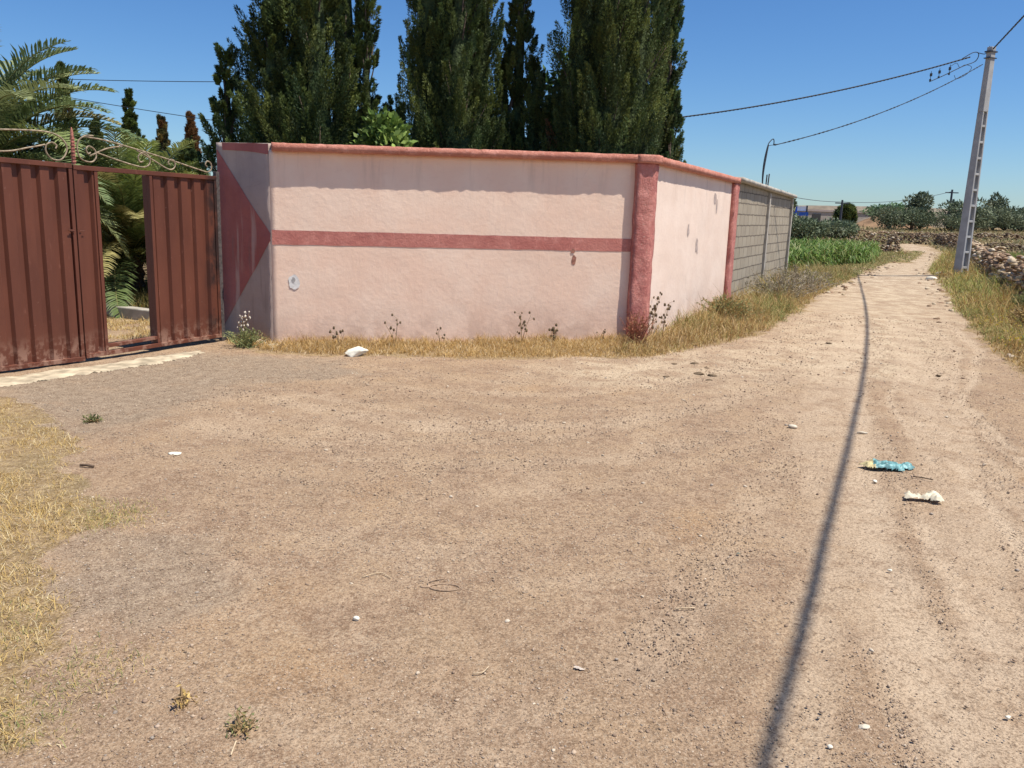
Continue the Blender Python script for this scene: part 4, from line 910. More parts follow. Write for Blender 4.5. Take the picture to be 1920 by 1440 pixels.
# ------------------------------------------------------------------ vegetation builders
def sprigs(P, D, L, W, rng, tints):
    """rhombic leaf sprigs at P along unit D, P (n,3)"""
    n = len(P); r = rng.normal(size=(n, 3)); S = np.cross(D, r); S /= np.linalg.norm(S, axis=1)[:, None]+1e-9
    Vv = np.stack([P, P+D*(L*.45)[:, None]+S*(W*.5)[:, None], P+D*L[:, None], P+D*(L*.45)[:, None]-S*(W*.5)[:, None]], 1)
    return Vv.reshape(-1, 3), np.arange(4*n).reshape(n, 4), np.repeat(tints, 4, 0)
CYP = np.array([(.075,.110,.034),(.105,.138,.038),(.048,.078,.032),(.140,.165,.044),(.084,.112,.036)])
def cypress(name, pos, h, R, rng, label, cat, stems=((0, 0, 1, 1),), loose=.0, dens=1.0, zmin=1.3, tint=(1, 1, 1), leafL=.036, group=None, taper=.5, brown=0.):
    t = thing(name, (pos[0], pos[1], 0), label, cat, group)
    PP, DD, TT, WW = [], [], [], []
    core = MB(); tr = MB()
    for (sx, sy, hs, rs_) in stems:
        hh = h*hs; rr = R*rs_
        def env(z):
            return rr*np.clip((1-z/hh)/max(.05, 1-2.4/hh), 0, 1.12)**.85*np.interp(z, [0, 1.2], [.7, 1.0])
        area_ = 2*math.pi*rr*.75*(hh-zmin); npl = int(area_/.048*dens**.5*(1.7 if rr < .42 else 1))+14
        a = rng.uniform(0, 2*math.pi, npl); z0 = zmin-.5+(hh*.98-zmin+.5)*rng.uniform(0, 1, npl)**1.15; e = env(z0)
        lob = 1+.22*(vn(a*2.2+sx, z0*1.3, 5)-.5)*2
        rd = e*lob*rng.uniform(.55, 1.0, npl)
        ex = rng.uniform(0, 1, npl) < loose*.22; rd[ex] *= rng.uniform(1.05, 1.28, ex.sum())
        pl = rng.uniform(.32, .78, npl)*np.clip(e/.5, .32, 1.2); pw = pl*rng.uniform(.15, .23, npl)
        out = np.stack([np.cos(a), np.sin(a), 0*a], 1)
        base = np.c_[sx+out[:, 0]*rd, sy+out[:, 1]*rd, z0-pl*.3]
        ax = out*(.22+.12*rng.uniform(0, 1, npl)+.40*loose*rng.uniform(0, 1, npl))[:, None]+np.array([0, 0, 1.]); ax += rng.normal(0, .07, ax.shape); ax /= np.linalg.norm(ax, axis=1)[:, None]
        ptint = CYP[rng.integers(0, 5, npl)]*rng.uniform(.6, 1.4, npl)[:, None]*np.array(tint)
        if brown: bsel = rng.uniform(0, 1, npl) < brown; ptint[bsel] = np.array([.20, .11, .05])
        per = int(330*dens); idx_ = np.repeat(np.arange(npl), per); n = len(idx_)
        s = rng.uniform(0, 1, n)**.9; rad = pw[idx_]*np.clip(np.minimum(s*5+.3, 1.25*(1-s)+.05), 0, 1)*np.sqrt(rng.uniform(.2, 1, n))
        rv = rng.normal(size=(n, 3)); axi = ax[idx_]; rv -= axi*(rv*axi).sum(1)[:, None]; rv /= np.linalg.norm(rv, axis=1)[:, None]
        p = base[idx_]+axi*(s*pl[idx_])[:, None]+rv*rad[:, None]
        d = axi*1.0+rv*.75+rng.normal(0, .28, (n, 3)); d /= np.linalg.norm(d, axis=1)[:, None]
        k = p[:, 2] > zmin; PP.append(p[k]); DD.append(d[k]); TT.append((ptint[idx_]*rng.uniform(.75, 1.3, n)[:, None])[k])
        # trunk, limbs
        tr.tube([(sx*.2, sy*.2, -.05), (sx*.7, sy*.7, hh*.25), (sx, sy, hh*.6), (sx, sy, hh*.93)], [.11*rs_+.03, .085*rs_+.02, .05*rs_+.01, .006], 7)
        for q in range(0, npl, max(1, npl//28)): tr.tube([(sx, sy, max(.3, z0[q]-.7)), base[q]*.5+np.array([sx, sy, max(.3, z0[q]-.6)])*.5, base[q]+ax[q]*pl[q]*.6], [.022, .014, .004], 4)
        # dense inner foliage shell
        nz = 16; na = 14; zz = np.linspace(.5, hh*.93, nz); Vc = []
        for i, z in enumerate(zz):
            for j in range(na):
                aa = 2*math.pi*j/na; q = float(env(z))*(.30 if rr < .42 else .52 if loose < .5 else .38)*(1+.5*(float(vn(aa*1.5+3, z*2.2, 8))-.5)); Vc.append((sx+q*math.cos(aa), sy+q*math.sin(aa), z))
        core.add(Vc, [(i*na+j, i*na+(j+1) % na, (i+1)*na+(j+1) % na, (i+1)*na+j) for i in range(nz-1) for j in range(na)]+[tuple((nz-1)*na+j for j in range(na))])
    P_ = np.concatenate(PP); D_a = np.concatenate(DD); T_ = np.concatenate(TT); n = len(P_)
    Vv, F, tt = sprigs(P_, D_a, leafL*rng.uniform(.6, 1.5, n), leafL*.32*rng.uniform(.7, 1.3, n), rng, T_)
    mesh('crown', Vv, F, M['leaf'], t, attr={'tint': tt})
    Vc = np.concatenate(core.V); me = core
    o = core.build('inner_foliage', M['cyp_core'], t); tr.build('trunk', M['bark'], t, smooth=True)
    return t
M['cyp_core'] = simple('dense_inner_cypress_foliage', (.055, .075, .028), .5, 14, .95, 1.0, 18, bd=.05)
rc = np.random.default_rng(21)
cypress('cypress_tree', (-3.22, 13.2), 8.2, .56, rc, 'broad shaggy many-stemmed cypress, leftmost of the big trees behind the pink wall', 'cypress', stems=((.0, 0, 1, 1.25), (-.48, .1, .92, .95), (.55, .1, .88, .85), (-1.16, -.1, .47, .48), (.92, -.1, .66, .42), (1.28, .15, .40, .45), (.25, -.35, .7, .9), (-.4, -.35, .55, .8)), loose=1.0, leafL=.040, zmin=1.7)
cypress('cypress_tree', (-1.04, 13.3), 8.6, .455, rc, 'tall dense dark cypress, second of the big trees from the left behind the wall', 'cypress', stems=((0, 0, 1.05, 1.25), (-.36, -.05, .85, 1.0), (.38, 0, .80, .95), (.12, -.3, .66, .95)), loose=.3, zmin=1.7)
cypress('cypress_tree', (-.05, 13.6), 5.3, .33, rc, 'slender pointed cypress with its tip in view between the two dense ones', 'cypress', stems=((0, 0, 1, 1.25), (-.2, -.1, .72, 1.0), (.24, -.1, .74, 1.0)), loose=.5, zmin=1.7, taper=.35)
cypress('cypress_tree', (1.27, 13.2), 8.6, .50, rc, 'broad dense dark cypress directly left of the wall corner', 'cypress', stems=((0, 0, 1.1, 1.25), (-.38, 0, .98, 1.0), (.36, -.1, .95, 1.0), (.0, -.35, .7, .9)), loose=.3, zmin=1.7, brown=.012)
cypress('cypress_tree', (2.22, 14.1), 7.4, .23, rc, 'narrow blue-green cypress at the right end of the row, above the wall corner', 'cypress', stems=((0, 0, 1.2, 1.1), (.08, -.1, .75, 1.0), (.17, -.2, .47, .9), (-.12, .1, 1.1, .9)), loose=.5, zmin=1.7, tint=(1.0, 1.15, 1.4), taper=.3)
# small far cypresses over the gate
for (X, Y, h, R, lb, tn, br) in [(-13.35, 30, 5.2, .42, 'small green cypress, tallest one standing behind the gate palms', (1, 1.05, 1.0), 0), (-14.1, 29, 4.15, .30, 'small dark cypress just right of the big palm fronds', (.9, .9, .95), 0), (-12.3, 30, 4.35, .33, 'small half dry cypress between the green and the reddish one', (1.5, 1.0, 1.3), .3), (-11.3, 30, 4.5, .30, 'reddish brown dried cypress nearest to the pink wall end', (1, 1, 1), 1.0), (-15.6, 30, 6.0, .40, 'thin cypress tip rising behind the arching palm fronds', (1, 1, 1), .1), (-9.9, 26, 3.3, .40, 'short dark green cypress beside the pink wall end', (1, 1, 1), 0)]:
    cypress('cypress_tree', (X, Y), h, R, rc, lb, 'cypress', loose=.45, dens=.9, zmin=.4, leafL=.085, tint=tn, taper=.25, brown=br)
# palms --------------------------------------------------------------
PAL = np.array([(.12,.16,.07),(.17,.21,.08),(.095,.135,.06),(.22,.25,.115)])
def palm(pos, hz, nf, L, rng, label, elev=(-.35, 1.45), droop=1.5, az=None, trunk_r=.28, yellow=.06, tint=1.0):
    t = thing('palm_tree', (pos[0], pos[1], 0), label, 'palm')
    b = MB(); zz = np.linspace(0, hz, 9); b.tube([(0, 0, z) for z in zz], [trunk_r*(1.1 if i % 2 else .92) for i in range(9)], 10); b.build('trunk', M['bark'], t)
    for k in range(nf):
        a = k*2.39996+rng.normal(0, .15) if az is None else az[k]
        e0 = elev[0]+(elev[1]-elev[0])*(k/nf)**.8+rng.normal(0, .06); Lf = L*rng.uniform(.85, 1.1)
        ns = 22; s = np.linspace(0, 1, ns); ang = e0-droop*(s**1.6)*(.75+.25*math.cos(e0)); step = Lf/(ns-1)
        r_ = np.r_[0, np.cumsum(np.cos(ang[:-1])*step)]; z_ = np.r_[0, np.cumsum(np.sin(ang[:-1])*step)]
        sway = .10*rng.normal()*s**2*Lf
        ca, sa = math.cos(a), math.sin(a)
        Pm = np.stack([r_*ca-sway*sa+ca*trunk_r*.6, r_*sa+sway*ca+sa*trunk_r*.6, z_+hz], 1)
        T = np.gradient(Pm, axis=0); T /= np.linalg.norm(T, axis=1)[:, None]
        S = np.cross(T, [0, 0, 1]); S /= np.linalg.norm(S, axis=1)[:, None]+1e-9; U_ = np.cross(S, T)
        m_ = 74; ss = np.linspace(.10, .99, m_); Vl = []; 
        base_t = PAL[rng.integers(0, 4)]*rng.uniform(.85, 1.25)*tint; 
        if rng.uniform() < yellow: base_t = np.array([.36, .32, .13])
        tl = []
        for sg in (-1, 1):
            for q in ss:
                qq = min(.999, max(0, q+rng.normal(0, .004))); i = qq*(ns-1); i0 = int(i); fr = i-i0
                c = Pm[i0]*(1-fr)+Pm[i0+1]*fr; t_, s_, u_ = T[i0], S[i0], U_[i0]
                ll = .44*L/2.4*math.sin(math.pi*min(1, q*.88+.12))**.55*rng.uniform(.8, 1.1)+.04
                d1 = s_*sg*.80+t_*.62+u_*(.34+rng.normal(0, .10)); d1 /= np.linalg.norm(d1)
                d2 = d1+np.array([0, 0, -.45]); d2 /= np.linalg.norm(d2)
                w_ = t_*.016*L/2.4; mid_ = c+d1*ll*.55
                Vl += [c-w_*.6, c+w_*.6, mid_+w_, mid_-w_, mid_+d2*ll*.45]; tl.append(base_t*rng.uniform(.8, 1.2))
        n = 2*m_; B_i = (np.arange(n)*5)[:, None]; F4 = B_i+np.array([[0, 1, 2, 3]]); F3 = B_i+np.array([[3, 2, 4]])
        Vl = np.array(Vl); tl = np.repeat(np.array(tl), 5, 0)
        # rachis
        rb = MB(); rb.tube(Pm, np.interp(s, [0, 1], [.022, .004])*L/2.4, 5); Vr = np.concatenate(rb.V); off = len(Vl)
        Fr4 = np.array([f for f in rb.F if len(f) == 4])+off
        mesh('frond', np.concatenate([Vl, Vr]), [F4, F3, Fr4], M['palm'], t, attr={'tint': np.concatenate([tl, np.tile([(.24, .24, .09)], (len(Vr), 1))])})
    return t
rp = np.random.default_rng(5)
palm((-7.45, 11.6), 1.80, 100, 2.25, rp, 'large date palm with arching grey-green fronds at the far left behind the gate', trunk_r=.32, elev=(-.5, 1.5), tint=1.2)
palm((-5.95, 13.0), .75, 84, 2.1, rp, 'young bushy palm filling the view through the open wicket', trunk_r=.22, yellow=.16, droop=1.25, tint=np.array([1.45, 1.4, 1.1]))  # brighter yellow-green tint puts a sunlit look into the fronds
palm((-5.1, 15.8), .75, 26, 1.75, rp, 'small palm with upright fronds beside the pink wall end', trunk_r=.16, elev=(.2, 1.5), droop=.9)
# broad-leaved shrubs behind the wall ----------------------------------
def leafy(name, pos, rx, ry, z0, z1, n, L, pal, rng, label, cat, mat='leaf', clump=14, cr=.35, trunk=True, group=None, drop=.2, wr=.45):
    t = thing(name, (pos[0], pos[1], float(ground_h(*pos, False))), label, cat, group)
    cc = rng.normal(size=(clump, 3)); cc /= np.linalg.norm(cc, axis=1)[:, None]; cc *= rng.uniform(.35, .95, clump)[:, None]
    H_ = (z1-z0)/2; C_ = np.c_[cc[:, 0]*rx, cc[:, 1]*ry, cc[:, 2]*H_*.85+(z0+z1)/2]
    i = rng.integers(0, clump, n); q = rng.normal(size=(n, 3)); q /= np.linalg.norm(q, axis=1)[:, None]; rr = rng.uniform(.45, 1, n)**.5
    sc = np.array([rx, ry, H_])*cr*1.25*rng.uniform(.7, 1.15, clump)[i][:, None]
    p = C_[i]+q*rr[:, None]*sc; p[:, 2] = np.maximum(p[:, 2], .03)
    d = q*.8+rng.normal(0, .6, (n, 3))+np.array([0, 0, drop]); d /= np.linalg.norm(d, axis=1)[:, None]
    ct = pal[rng.integers(0, len(pal), clump)]*rng.uniform(.8, 1.2, clump)[:, None]
    tt = ct[i]*rng.uniform(.7, 1.35, n)[:, None]
    Vv, F, ta = sprigs(p, d, L*rng.uniform(.6, 1.4, n), L*wr*rng.uniform(.7, 1.3, n), rng, tt)
    mesh('crown', Vv, F, M[mat], t, attr={'tint': ta})
    if trunk:
        b = MB(); tr_ = max(.012, rx*.05)
        b.tube([(0, 0, -.05), (tr_, 0, z0*.6+.05), (0, tr_, (z0+z1)/2)], [tr_*1.5, tr_*1.1, tr_*.5], 7)
        for j in range(0, clump, 2): b.tube([(0, 0, z0*.5+.05), C_[j]*.55+np.array([0, 0, z0*.3]), C_[j]], [tr_*.7, tr_*.45, tr_*.15], 5)
        b.build('trunk', M['bark'], t, smooth=True)
    return t
BRIGHT = np.array([(.17,.25,.05),(.24,.32,.08),(.12,.19,.04)])
leafy('fig_shrub', (-1.85, 11.9), .42, .35, 1.4, 2.82, 3200, .10, BRIGHT, rc, 'bright green broad-leaved shrub peeking over the wall between two cypresses', 'shrub', wr=.65)
leafy('fig_shrub', (.62, 14.2), .42, .4, 1.4, 4.1, 2600, .12, np.array([(.09,.17,.05),(.14,.23,.06)]), rc, 'tall fresh green shrub showing in the gap right of the slender cypress', 'shrub', wr=.6)
# shrubs outside the walls
OLV2 = np.array([(.17,.18,.075),(.22,.22,.09),(.13,.15,.06)])
def twig_bush(name, pos, r, h, n, rng, label, cat, stem, leafp, ll=.035, nl=14, heads=False, up=.6):
    """many thin branching stems with small leaves"""
    z = float(ground_h(*pos)); t = thing(name, (pos[0], pos[1], z), label, cat); b = MB(); Ps, Ds = [], []
    for k in range(n):
        a = rng.uniform(0, 2*math.pi); e = rng.uniform(0, 1)**.6*r; hh = h*rng.uniform(.55, 1)*(1-.35*e/r); base = np.array([rng.normal(0, r*.18), rng.normal(0, r*.18), 0])
        tip = base+np.array([math.cos(a)*e, math.sin(a)*e, hh]); mid_ = (base+tip)/2+np.array([0, 0, hh*.12])+rng.normal(0, .02, 3)
        P = curve([base, mid_, tip], 4); b.tube(P, np.linspace(.005, .0018, len(P)), 4, cap=False)
        for q in range(nl):
            s = rng.uniform(.2, 1); Ps.append(P[int(s*(len(P)-1))]+rng.normal(0, .012, 3)); dd = rng.normal(size=3)+np.array([math.cos(a), math.sin(a), up]); Ds.append(dd/np.linalg.norm(dd))
    b.build('stems', stem, t)
    Ps = np.array(Ps); Ds = np.array(Ds); m_ = len(Ps); Vv, F, ta = sprigs(Ps, Ds, ll*rng.uniform(.6, 1.5, m_), ll*.4*rng.uniform(.7, 1.3, m_), rng, leafp[rng.integers(0, len(leafp), m_)]*rng.uniform(.75, 1.3, m_)[:, None])
    mesh('leaves', Vv, F, M['straw'], t, attr={'tint': ta}); return t
M['drystem'] = simple('dry_stem', (.30, .20, .10), .3, 30, bump=0); M['greystem'] = simple('grey_dry_stem', (.36, .31, .24), .3, 30, bump=0); M['greenstem'] = simple('green_stem', (.20, .22, .09), .3, 30, bump=0)
twig_bush('green_bush', (3.35, 13.2), .45, .50, 130, rc, 'rounded grey-green bush in the grass beside the side wall end', 'bush', M['drystem'], np.vstack([OLV2*1.35, STRAW[:2]*.7]), .045, 22)
twig_bush('dry_bush', (5.15, 16.6), .75, .75, 120, rc, 'dry grey thistly bush at the middle column of the block wall', 'bush', M['greystem'], np.array([(.38,.33,.25),(.28,.24,.16),(.22,.2,.11)]), .05, 16)
twig_bush('dry_bush', (6.2, 18.6), .85, .75, 120, rc, 'dry grey thistly bush at the far end of the block wall', 'bush', M['greystem'], np.array([(.38,.33,.25),(.27,.23,.15),(.24,.2,.11)]), .06, 16)
twig_bush('reddish_weed', (1.52, 10.35), .20, .55, 70, rc, 'clump of reddish dry weeds against the corner pillar', 'weed', simple('red_stem', (.34, .13, .08), .3, 30, bump=0), np.array([(.40,.17,.10),(.33,.2,.1)]), .03, 9)
for (X, Y, r_, h_, lb, g_) in [(7.0, 10.6, .45, .5, 'dense green yellow-flowered bush at the right edge of the picture on the verge', 1), (8.3, 13.2, .5, .5, 'low brown bush on the right verge, second from the picture edge', 0), (9.6, 15.4, .55, .55, 'green bush against the right stone wall midway to the pole', 1), (11.2, 18.4, .6, .5, 'brownish bush by the right stone wall nearer the pole', 0), (12.6, 21.6, .6, .5, 'olive green bush in front of the stone wall just before the pole', 1)]:
    twig_bush('verge_bush', (X, Y), r_, h_, 150, rc, lb, 'bush', M['greenstem'] if g_ else M['drystem'], (OLV2*1.1 if g_ else STRAW[:4]*.6), .05, 26)
def stalk(pos, h, rng, label, n=3, heads=6, name='dry_weed', c=(.16, .12, .07), spread=.16, hs=.014):
    z = float(ground_h(*pos)); t = thing(name, (pos[0], pos[1], z-.02), label, 'weed'); b = MB(); hm = simple('seed_head', c, .3, 40, bump=0)
    for k in range(n):
        a = rng.uniform(0, 2*math.pi); e = rng.uniform(.2, 1)*spread*h*2; hh = h*rng.uniform(.65, 1)
        P = curve([(0, 0, 0), (math.cos(a)*e*.3, math.sin(a)*e*.3, hh*.5), (math.cos(a)*e, math.sin(a)*e, hh)], 6); b.tube(P, np.linspace(.0045, .002, len(P)), 5)
        for q in range(heads):
            i = int(len(P)*(.45+.55*(q+1)/heads))-1; side = rng.normal(0, .035, 3); side[2] = abs(side[2])+.01; tip = P[i]+side; hd = MB()
            b.tube([P[i], tip], .0015, 4); r_ = hs*rng.uniform(.6, 1.1); hd.add(rockV(rng, I0[0], (r_, r_, r_*1.5), 2)+tip, [tuple(f) for f in I0[1]]); hd.build('seed_head', hm, t)
    b.build('stem', M['drystem'], t); return t
stalk((.10, 10.12), .42, rc, 'branching weed with round seed heads standing tallest before the front wall', 3, 6, hs=.016)
stalk((1.80, 11.0), .62, rc, 'tall dark weed stalk with leaves just right of the corner pillar', 3, 9, hs=.020)
stalk((1.98, 11.15), .50, rc, 'shorter dark weed stalk second to the right of the corner pillar', 2, 8, hs=.017)
stalk((-1.36, 9.62), .36, rc, 'thin branched dry weed by the wall just right of the white rock', 2, 5)
stalk((-1.96, 9.42), .27, rc, 'dark forked dry weed in the grass left of the white rock', 3, 3, hs=.018)
stalk((-3.08, 9.45), .36, rc, 'pale flowering weed at the foot of the shaded return panel', 6, 4, c=(.62, .55, .45))
stalk((-.86, 9.85), .24, rc, 'low dry weed before the wall between white rock and tallest weed', 2, 3)
stalk((.50, 10.2), .26, rc, 'dark low weed right of the tallest weed at the front wall', 4, 4, hs=.018)
stalk((1.10, 10.4), .20, rc, 'small tilted dry weed near the corner pillar base', 2, 3)
# dark dry stalks within the strip
twig_bush('green_weed', (-3.0, 9.35), .22, .26, 50, rc, 'small green weed patch at the foot of the gate side wall panel', 'weed', M['greenstem'], OLV2*1.5, .03, 12)
twig_bush('grass_tuft', (-.80, 2.33), .045, .022, 24, rc, 'small green tuft sprouting alone from the foreground dirt', 'grass tuft', M['drystem'], np.vstack([OLV2*1.2, STRAW[:1]*.6]), .015, 10)
twig_bush('grass_tuft', (-1.03, 2.46), .035, .03, 14, rc, 'sparse dry tuft on the foreground dirt behind the green tuft', 'grass tuft', M['drystem'], STRAW[:2], .02, 4)
twig_bush('grass_tuft', (-3.05, 5.95), .045, .03, 30, rc, 'tiny dark tuft where grey gravel meets the straw grass', 'grass tuft', M['drystem'], OLV2, .025, 8)
# ------------------------------------------------------------------ crop field (maize)
rk = np.random.default_rng(17)
def crop(name, quad, rows, per, h, pal, rng, label, cat, nl=7, LL=.42, W=.045):
    q = np.array(quad, float); P = []
    for i in range(rows):
        t = (i+.5)/rows
        u = (np.arange(per)+rng.uniform(0, 1, per))/per; a = q[0]*(1-t)+q[3]*t; b_ = q[1]*(1-t)+q[2]*t
        P.append(a+(b_-a)*u[:, None]+rng.normal(0, .06, (per, 2)))
    P = np.concatenate(P); P = P[fbm(P[:, 0]*.9, P[:, 1]*.9, 7)+rng.uniform(-.1, .1, len(P)) > .33]; n = len(P); gz = ground_h(P[:, 0], P[:, 1], False); hh = h*rng.uniform(.8, 1.12, n)*(.85+.3*fbm(P[:, 0]*.5, P[:, 1]*.5, 3))
    roots = np.repeat(np.c_[P, gz], nl, 0); fz = np.tile(np.linspace(.12, .8, nl), n)*np.repeat(hh, nl); roots[:, 2] += fz
    L = LL*rng.uniform(.6, 1.2, n*nl)*np.repeat(hh/h, nl); V_, F_, nv = blades(roots, L, W*rng.uniform(.7, 1.3, n*nl), .85, rng, curl=1.1, seg=3)
    t = pal[rng.integers(0, len(pal), n*nl)]*rng.uniform(.75, 1.25, n*nl)[:, None]
    o = mesh(name, V_, F_, M['palm'], attr={'tint': np.repeat(t, nv, 0)}); return stuff(o, label, cat)
crop('crop_field', [(7.5, 25.6), (14.0, 34.2), (18.9, 44.8), (11.0, 44.0)], 36, 190, .55, np.array([(.10,.19,.035),(.15,.24,.045),(.08,.145,.03),(.20,.28,.06),(.24,.25,.09)]), rk, 'bright green maize crop filling the plot beyond the block wall', 'crop')
x, y, d = area(110000, 11, 50, 18, 66, lambda a, b: (a > np.interp(b, [18, 26, 34, 43, 53, 62], [11.6, 15.1, 19.0, 23.6, 28.2, 30.2])+.5)*(a < 60)*(b < 52.9+(a-28.7)*.42-.5)*1.0, rk); n = len(x)
grass('grass_field', gp(x, y), rk.uniform(.08, .22, n), rk.uniform(.04, .07, n), .6, np.array([(.20,.27,.07),(.26,.30,.09),(.15,.22,.05),(.33,.31,.12)]), rk, 'sunny green field enclosed by stone walls at the right edge', 'field')
x, y, d = area(60000, 16, 80, 50, 105, lambda a, b: (bare_at(a, b) < -.3)*(.15+.85*(fbm(a*.12, b*.12, 301) > .42)), rk); n = len(x)
grass('scrub', gp(x, y), rk.uniform(.12, .45, n), rk.uniform(.08, .16, n), .8, np.array([(.24,.21,.10),(.33,.26,.14),(.17,.18,.085),(.40,.32,.18)]), rk, 'dry olive scrub covering the plots among the far stone walls', 'scrub')
# ------------------------------------------------------------------ far trees
OLV = np.array([(.12,.15,.085),(.155,.185,.105),(.095,.125,.07),(.18,.205,.125)])  # olive greens lightened to paint in the haze of distance
n_tr = 16; protos = []
lab = ['bushy','rounded','broad','low']
nth = ['first','second','third','fourth','fifth','sixth','seventh','eighth','ninth','tenth','eleventh','twelfth','thirteenth','fourteenth','fifteenth','sixteenth']
TP = PTS['trees']
xs_t = np.linspace(TP[0][0]-.6, TP[-1][0]+6, n_tr); ys_t = np.interp(xs_t, [p[0] for p in TP], [p[1] for p in TP])+rk.uniform(-1.5, 3, n_tr)
for i in range(n_tr):
    lb = f'grey-green olive tree in the far grove beyond the stone walls, {nth[i]} from the left'
    if i < 4:
        o = leafy('olive_tree', (xs_t[i], ys_t[i]), 1.9, 1.6, .3, 2.35, 3000, .24, OLV, rk, lb, 'olive tree', 'dist', 11, .45, group='olive trees of the far grove', wr=.4); protos.append(o)
    else:
        o = copy_tree(protos[i % 4]); o.location = (xs_t[i], ys_t[i], float(ground_h(xs_t[i], ys_t[i], False))); o.rotation_euler = (0, 0, i*1.7); o['label'] = lb
        s_ = 1.0+.3*math.sin(i*2.1)+.01*i; o.scale = (s_*1.1, s_*1.1, s_*(.9+.25*math.cos(i*3.3)))
leafy('dark_tree', (44.8, 96), 1.5, 1.4, 1.6, 4.6, 2200, .32, OLV*.9, rk, 'taller round-topped tree rising above the left part of the olive grove', 'tree', 'dist', 8, .45)
leafy('dark_tree', (67.5, 112), 1.9, 1.6, 1.6, 5.4, 2200, .36, OLV*.9+np.array([0,.02,0]), rk, 'tallest green tree above the right part of the olive grove', 'tree', 'dist', 8, .45)
leafy('dark_tree', (56.5, 102), 1.0, 1.0, 1.6, 4.4, 1400, .32, OLV*.9, rk, 'narrow dark tree tip above the grove right of the pole', 'tree', 'dist', 6, .45)
for (X, Y, rx, zt, lb) in [(20.6, 62.5, 1.7, 2.3, 'large grey-green olive bush directly right of the block wall end'), (22.9, 64.5, 1.5, 1.65, 'lower olive bush in the middle behind the crop wall'), (25.2, 66.5, 1.4, 1.5, 'third olive bush behind the crop, below the blue sign'), (17.6, 61, 1.6, 2.2, 'olive bush mostly hidden by the block wall end')]:
    leafy('olive_bush', (X, Y), rx, 1.3, .1, zt, 2600, .24, OLV*1.15, rk, lb, 'olive tree', 'dist', 11, .45, wr=.4)
leafy('dark_tree', (31.6, 104), 1.5, 1.4, 1.0, 3.6, 2600, .4, OLV, rk, 'dark tree rising behind the olive bushes at the block wall end', 'tree', 'dist', 9, .45)
leafy('dark_tree', (50.0, 118), 3.3, 2.6, .8, 3.0, 3600, .34, OLV*np.array([1.1,1.4,1.1]), rk, 'wide domed green tree above the earth mound in the distance', 'tree', 'dist', 14, .4)
cypress('cypress_tree', (41.2, 108), 3.6, .9, rk, 'small dark cypress left of the distant domed tree', 'cypress', loose=.3, dens=.35, zmin=1.0, leafL=.4, taper=.2)
# mounds, far hills, buildings, sign, poles
def mound(name, x, y, rx, ry, h, mat, seed, **k):
    n = 40; u = np.linspace(-1.1, 1.1, n); X, Y = np.meshgrid(u, u); r_ = np.sqrt(X*X+Y*Y); Z = h*np.clip(1-r_**2, 0, 1)**1.2*(.6+.8*fbm(X*2.2, Y*2.2, seed))
    P = np.stack([x+X.ravel()*rx, y+Y.ravel()*ry, ground_h(x+X.ravel()*rx, y+Y.ravel()*ry, False)-.15+Z.ravel()], 1); I = np.arange(n*n).reshape(n, n)
    return mesh(name, P, np.stack([I[:-1, :-1], I[:-1, 1:], I[1:, 1:], I[1:, :-1]], -1).reshape(-1, 4), mat, smooth=True, **k)
mound('hill', 45.5, 104, 5.5, 5, 1.5, M['mound'], 5, kind='structure')
mound('hill', 51, 112, 9, 5, 1.7, M['hill'], 6, kind='structure')
mound('hill', 420, 900, 380, 60, 16, M['hill'], 8, kind='structure')
mound('hill', 80, 320, 200, 40, 4, M['hill'], 9, kind='structure')
M['farb'] = simple('far_rendered_wall', (.34, .31, .27), .12, 1, bump=0); M['farroof'] = simple('far_roof', (.36, .30, .27), .12, 1, bump=0); M['dark'] = simple('dark_opening', (.05, .05, .05), .1, 1, bump=0)
def house(x, y, L, W, h, rz, lb, cat='building', door=True):
    z = float(ground_h(x, y, False)); t = thing('low_building', (x, y, z), lb, cat, rz=rz)
    b = MB(); b.box((0, 0, h/2), (L, W, h)); b.build('wall', M['farb'], t); b = MB(); b.box((0, 0, h+.14), (L+.3, W+.3, .28)); b.build('roof', M['farroof'], t)
    for i in range(int(L//5)):
        b = MB(); b.box((-L/2+2.5+i*5, -W/2-.03, h*.5), (1.4, .08, 1.0)); b.build('window', M['dark'], t)
house(48, 132, 14, 6, 1.7, .25, 'long low grey building on the horizon left of the domed tree')
house(36.5, 130, 5, 5, 1.5, .3, 'small pale building on the horizon behind the olive bushes')
sg = thing('roadside_sign', (39.5, 122, float(ground_h(39.5, 122, False))), 'distant white and blue signboard on dark posts at the horizon', 'sign', rz=-.3)
M['blue'] = simple('blue_panel', (.04, .12, .48), .1, 2, bump=0); M['offw'] = simple('white_panel', (.72, .78, .84), .1, 2, bump=0)
for u in (-.1, 1.3):
    b = MB(); b.box((u, 0, 1.2), (.22, .2, 2.4)); b.build('post', M['blue'] if u < 0 else M['conduit'], sg)
b = MB(); b.box((.6, 0, 1.95), (1.16, .16, .6)); b.build('board', M['offw'], sg)
b = MB(); b.box((.1, -.2, 1.22), (2.9, .3, .5)); b.build('blue_band', M['blue'], sg)
def upole(x, y, h, lb, r=.16):
    z = float(ground_h(x, y, False)); t = thing('utility_pole', (x, y, z), lb, 'utility pole'); b = MB(); b.tube([(0, 0, -.1), (0, 0, h)], [r, r*.7], 8); b.build('shaft', M['conduit'], t); b = MB(); b.box((0, 0, h-.35), (1.5, .12, .12)); b.build('crossarm', M['conduit'], t); return np.array([x, y, z+h-.2])
t1 = upole(36.0, 96, 3.0, 'thin dark utility pole on the horizon between sign and domed tree')
t2 = upole(50.5, 101, 4.6, 'dark utility pole sticking up behind the left end of the olive grove')
t3 = upole(53.8, 107, 3.6, 'short utility pole close right of the taller one behind the grove')
t4 = np.array([20, 70, 5.2])
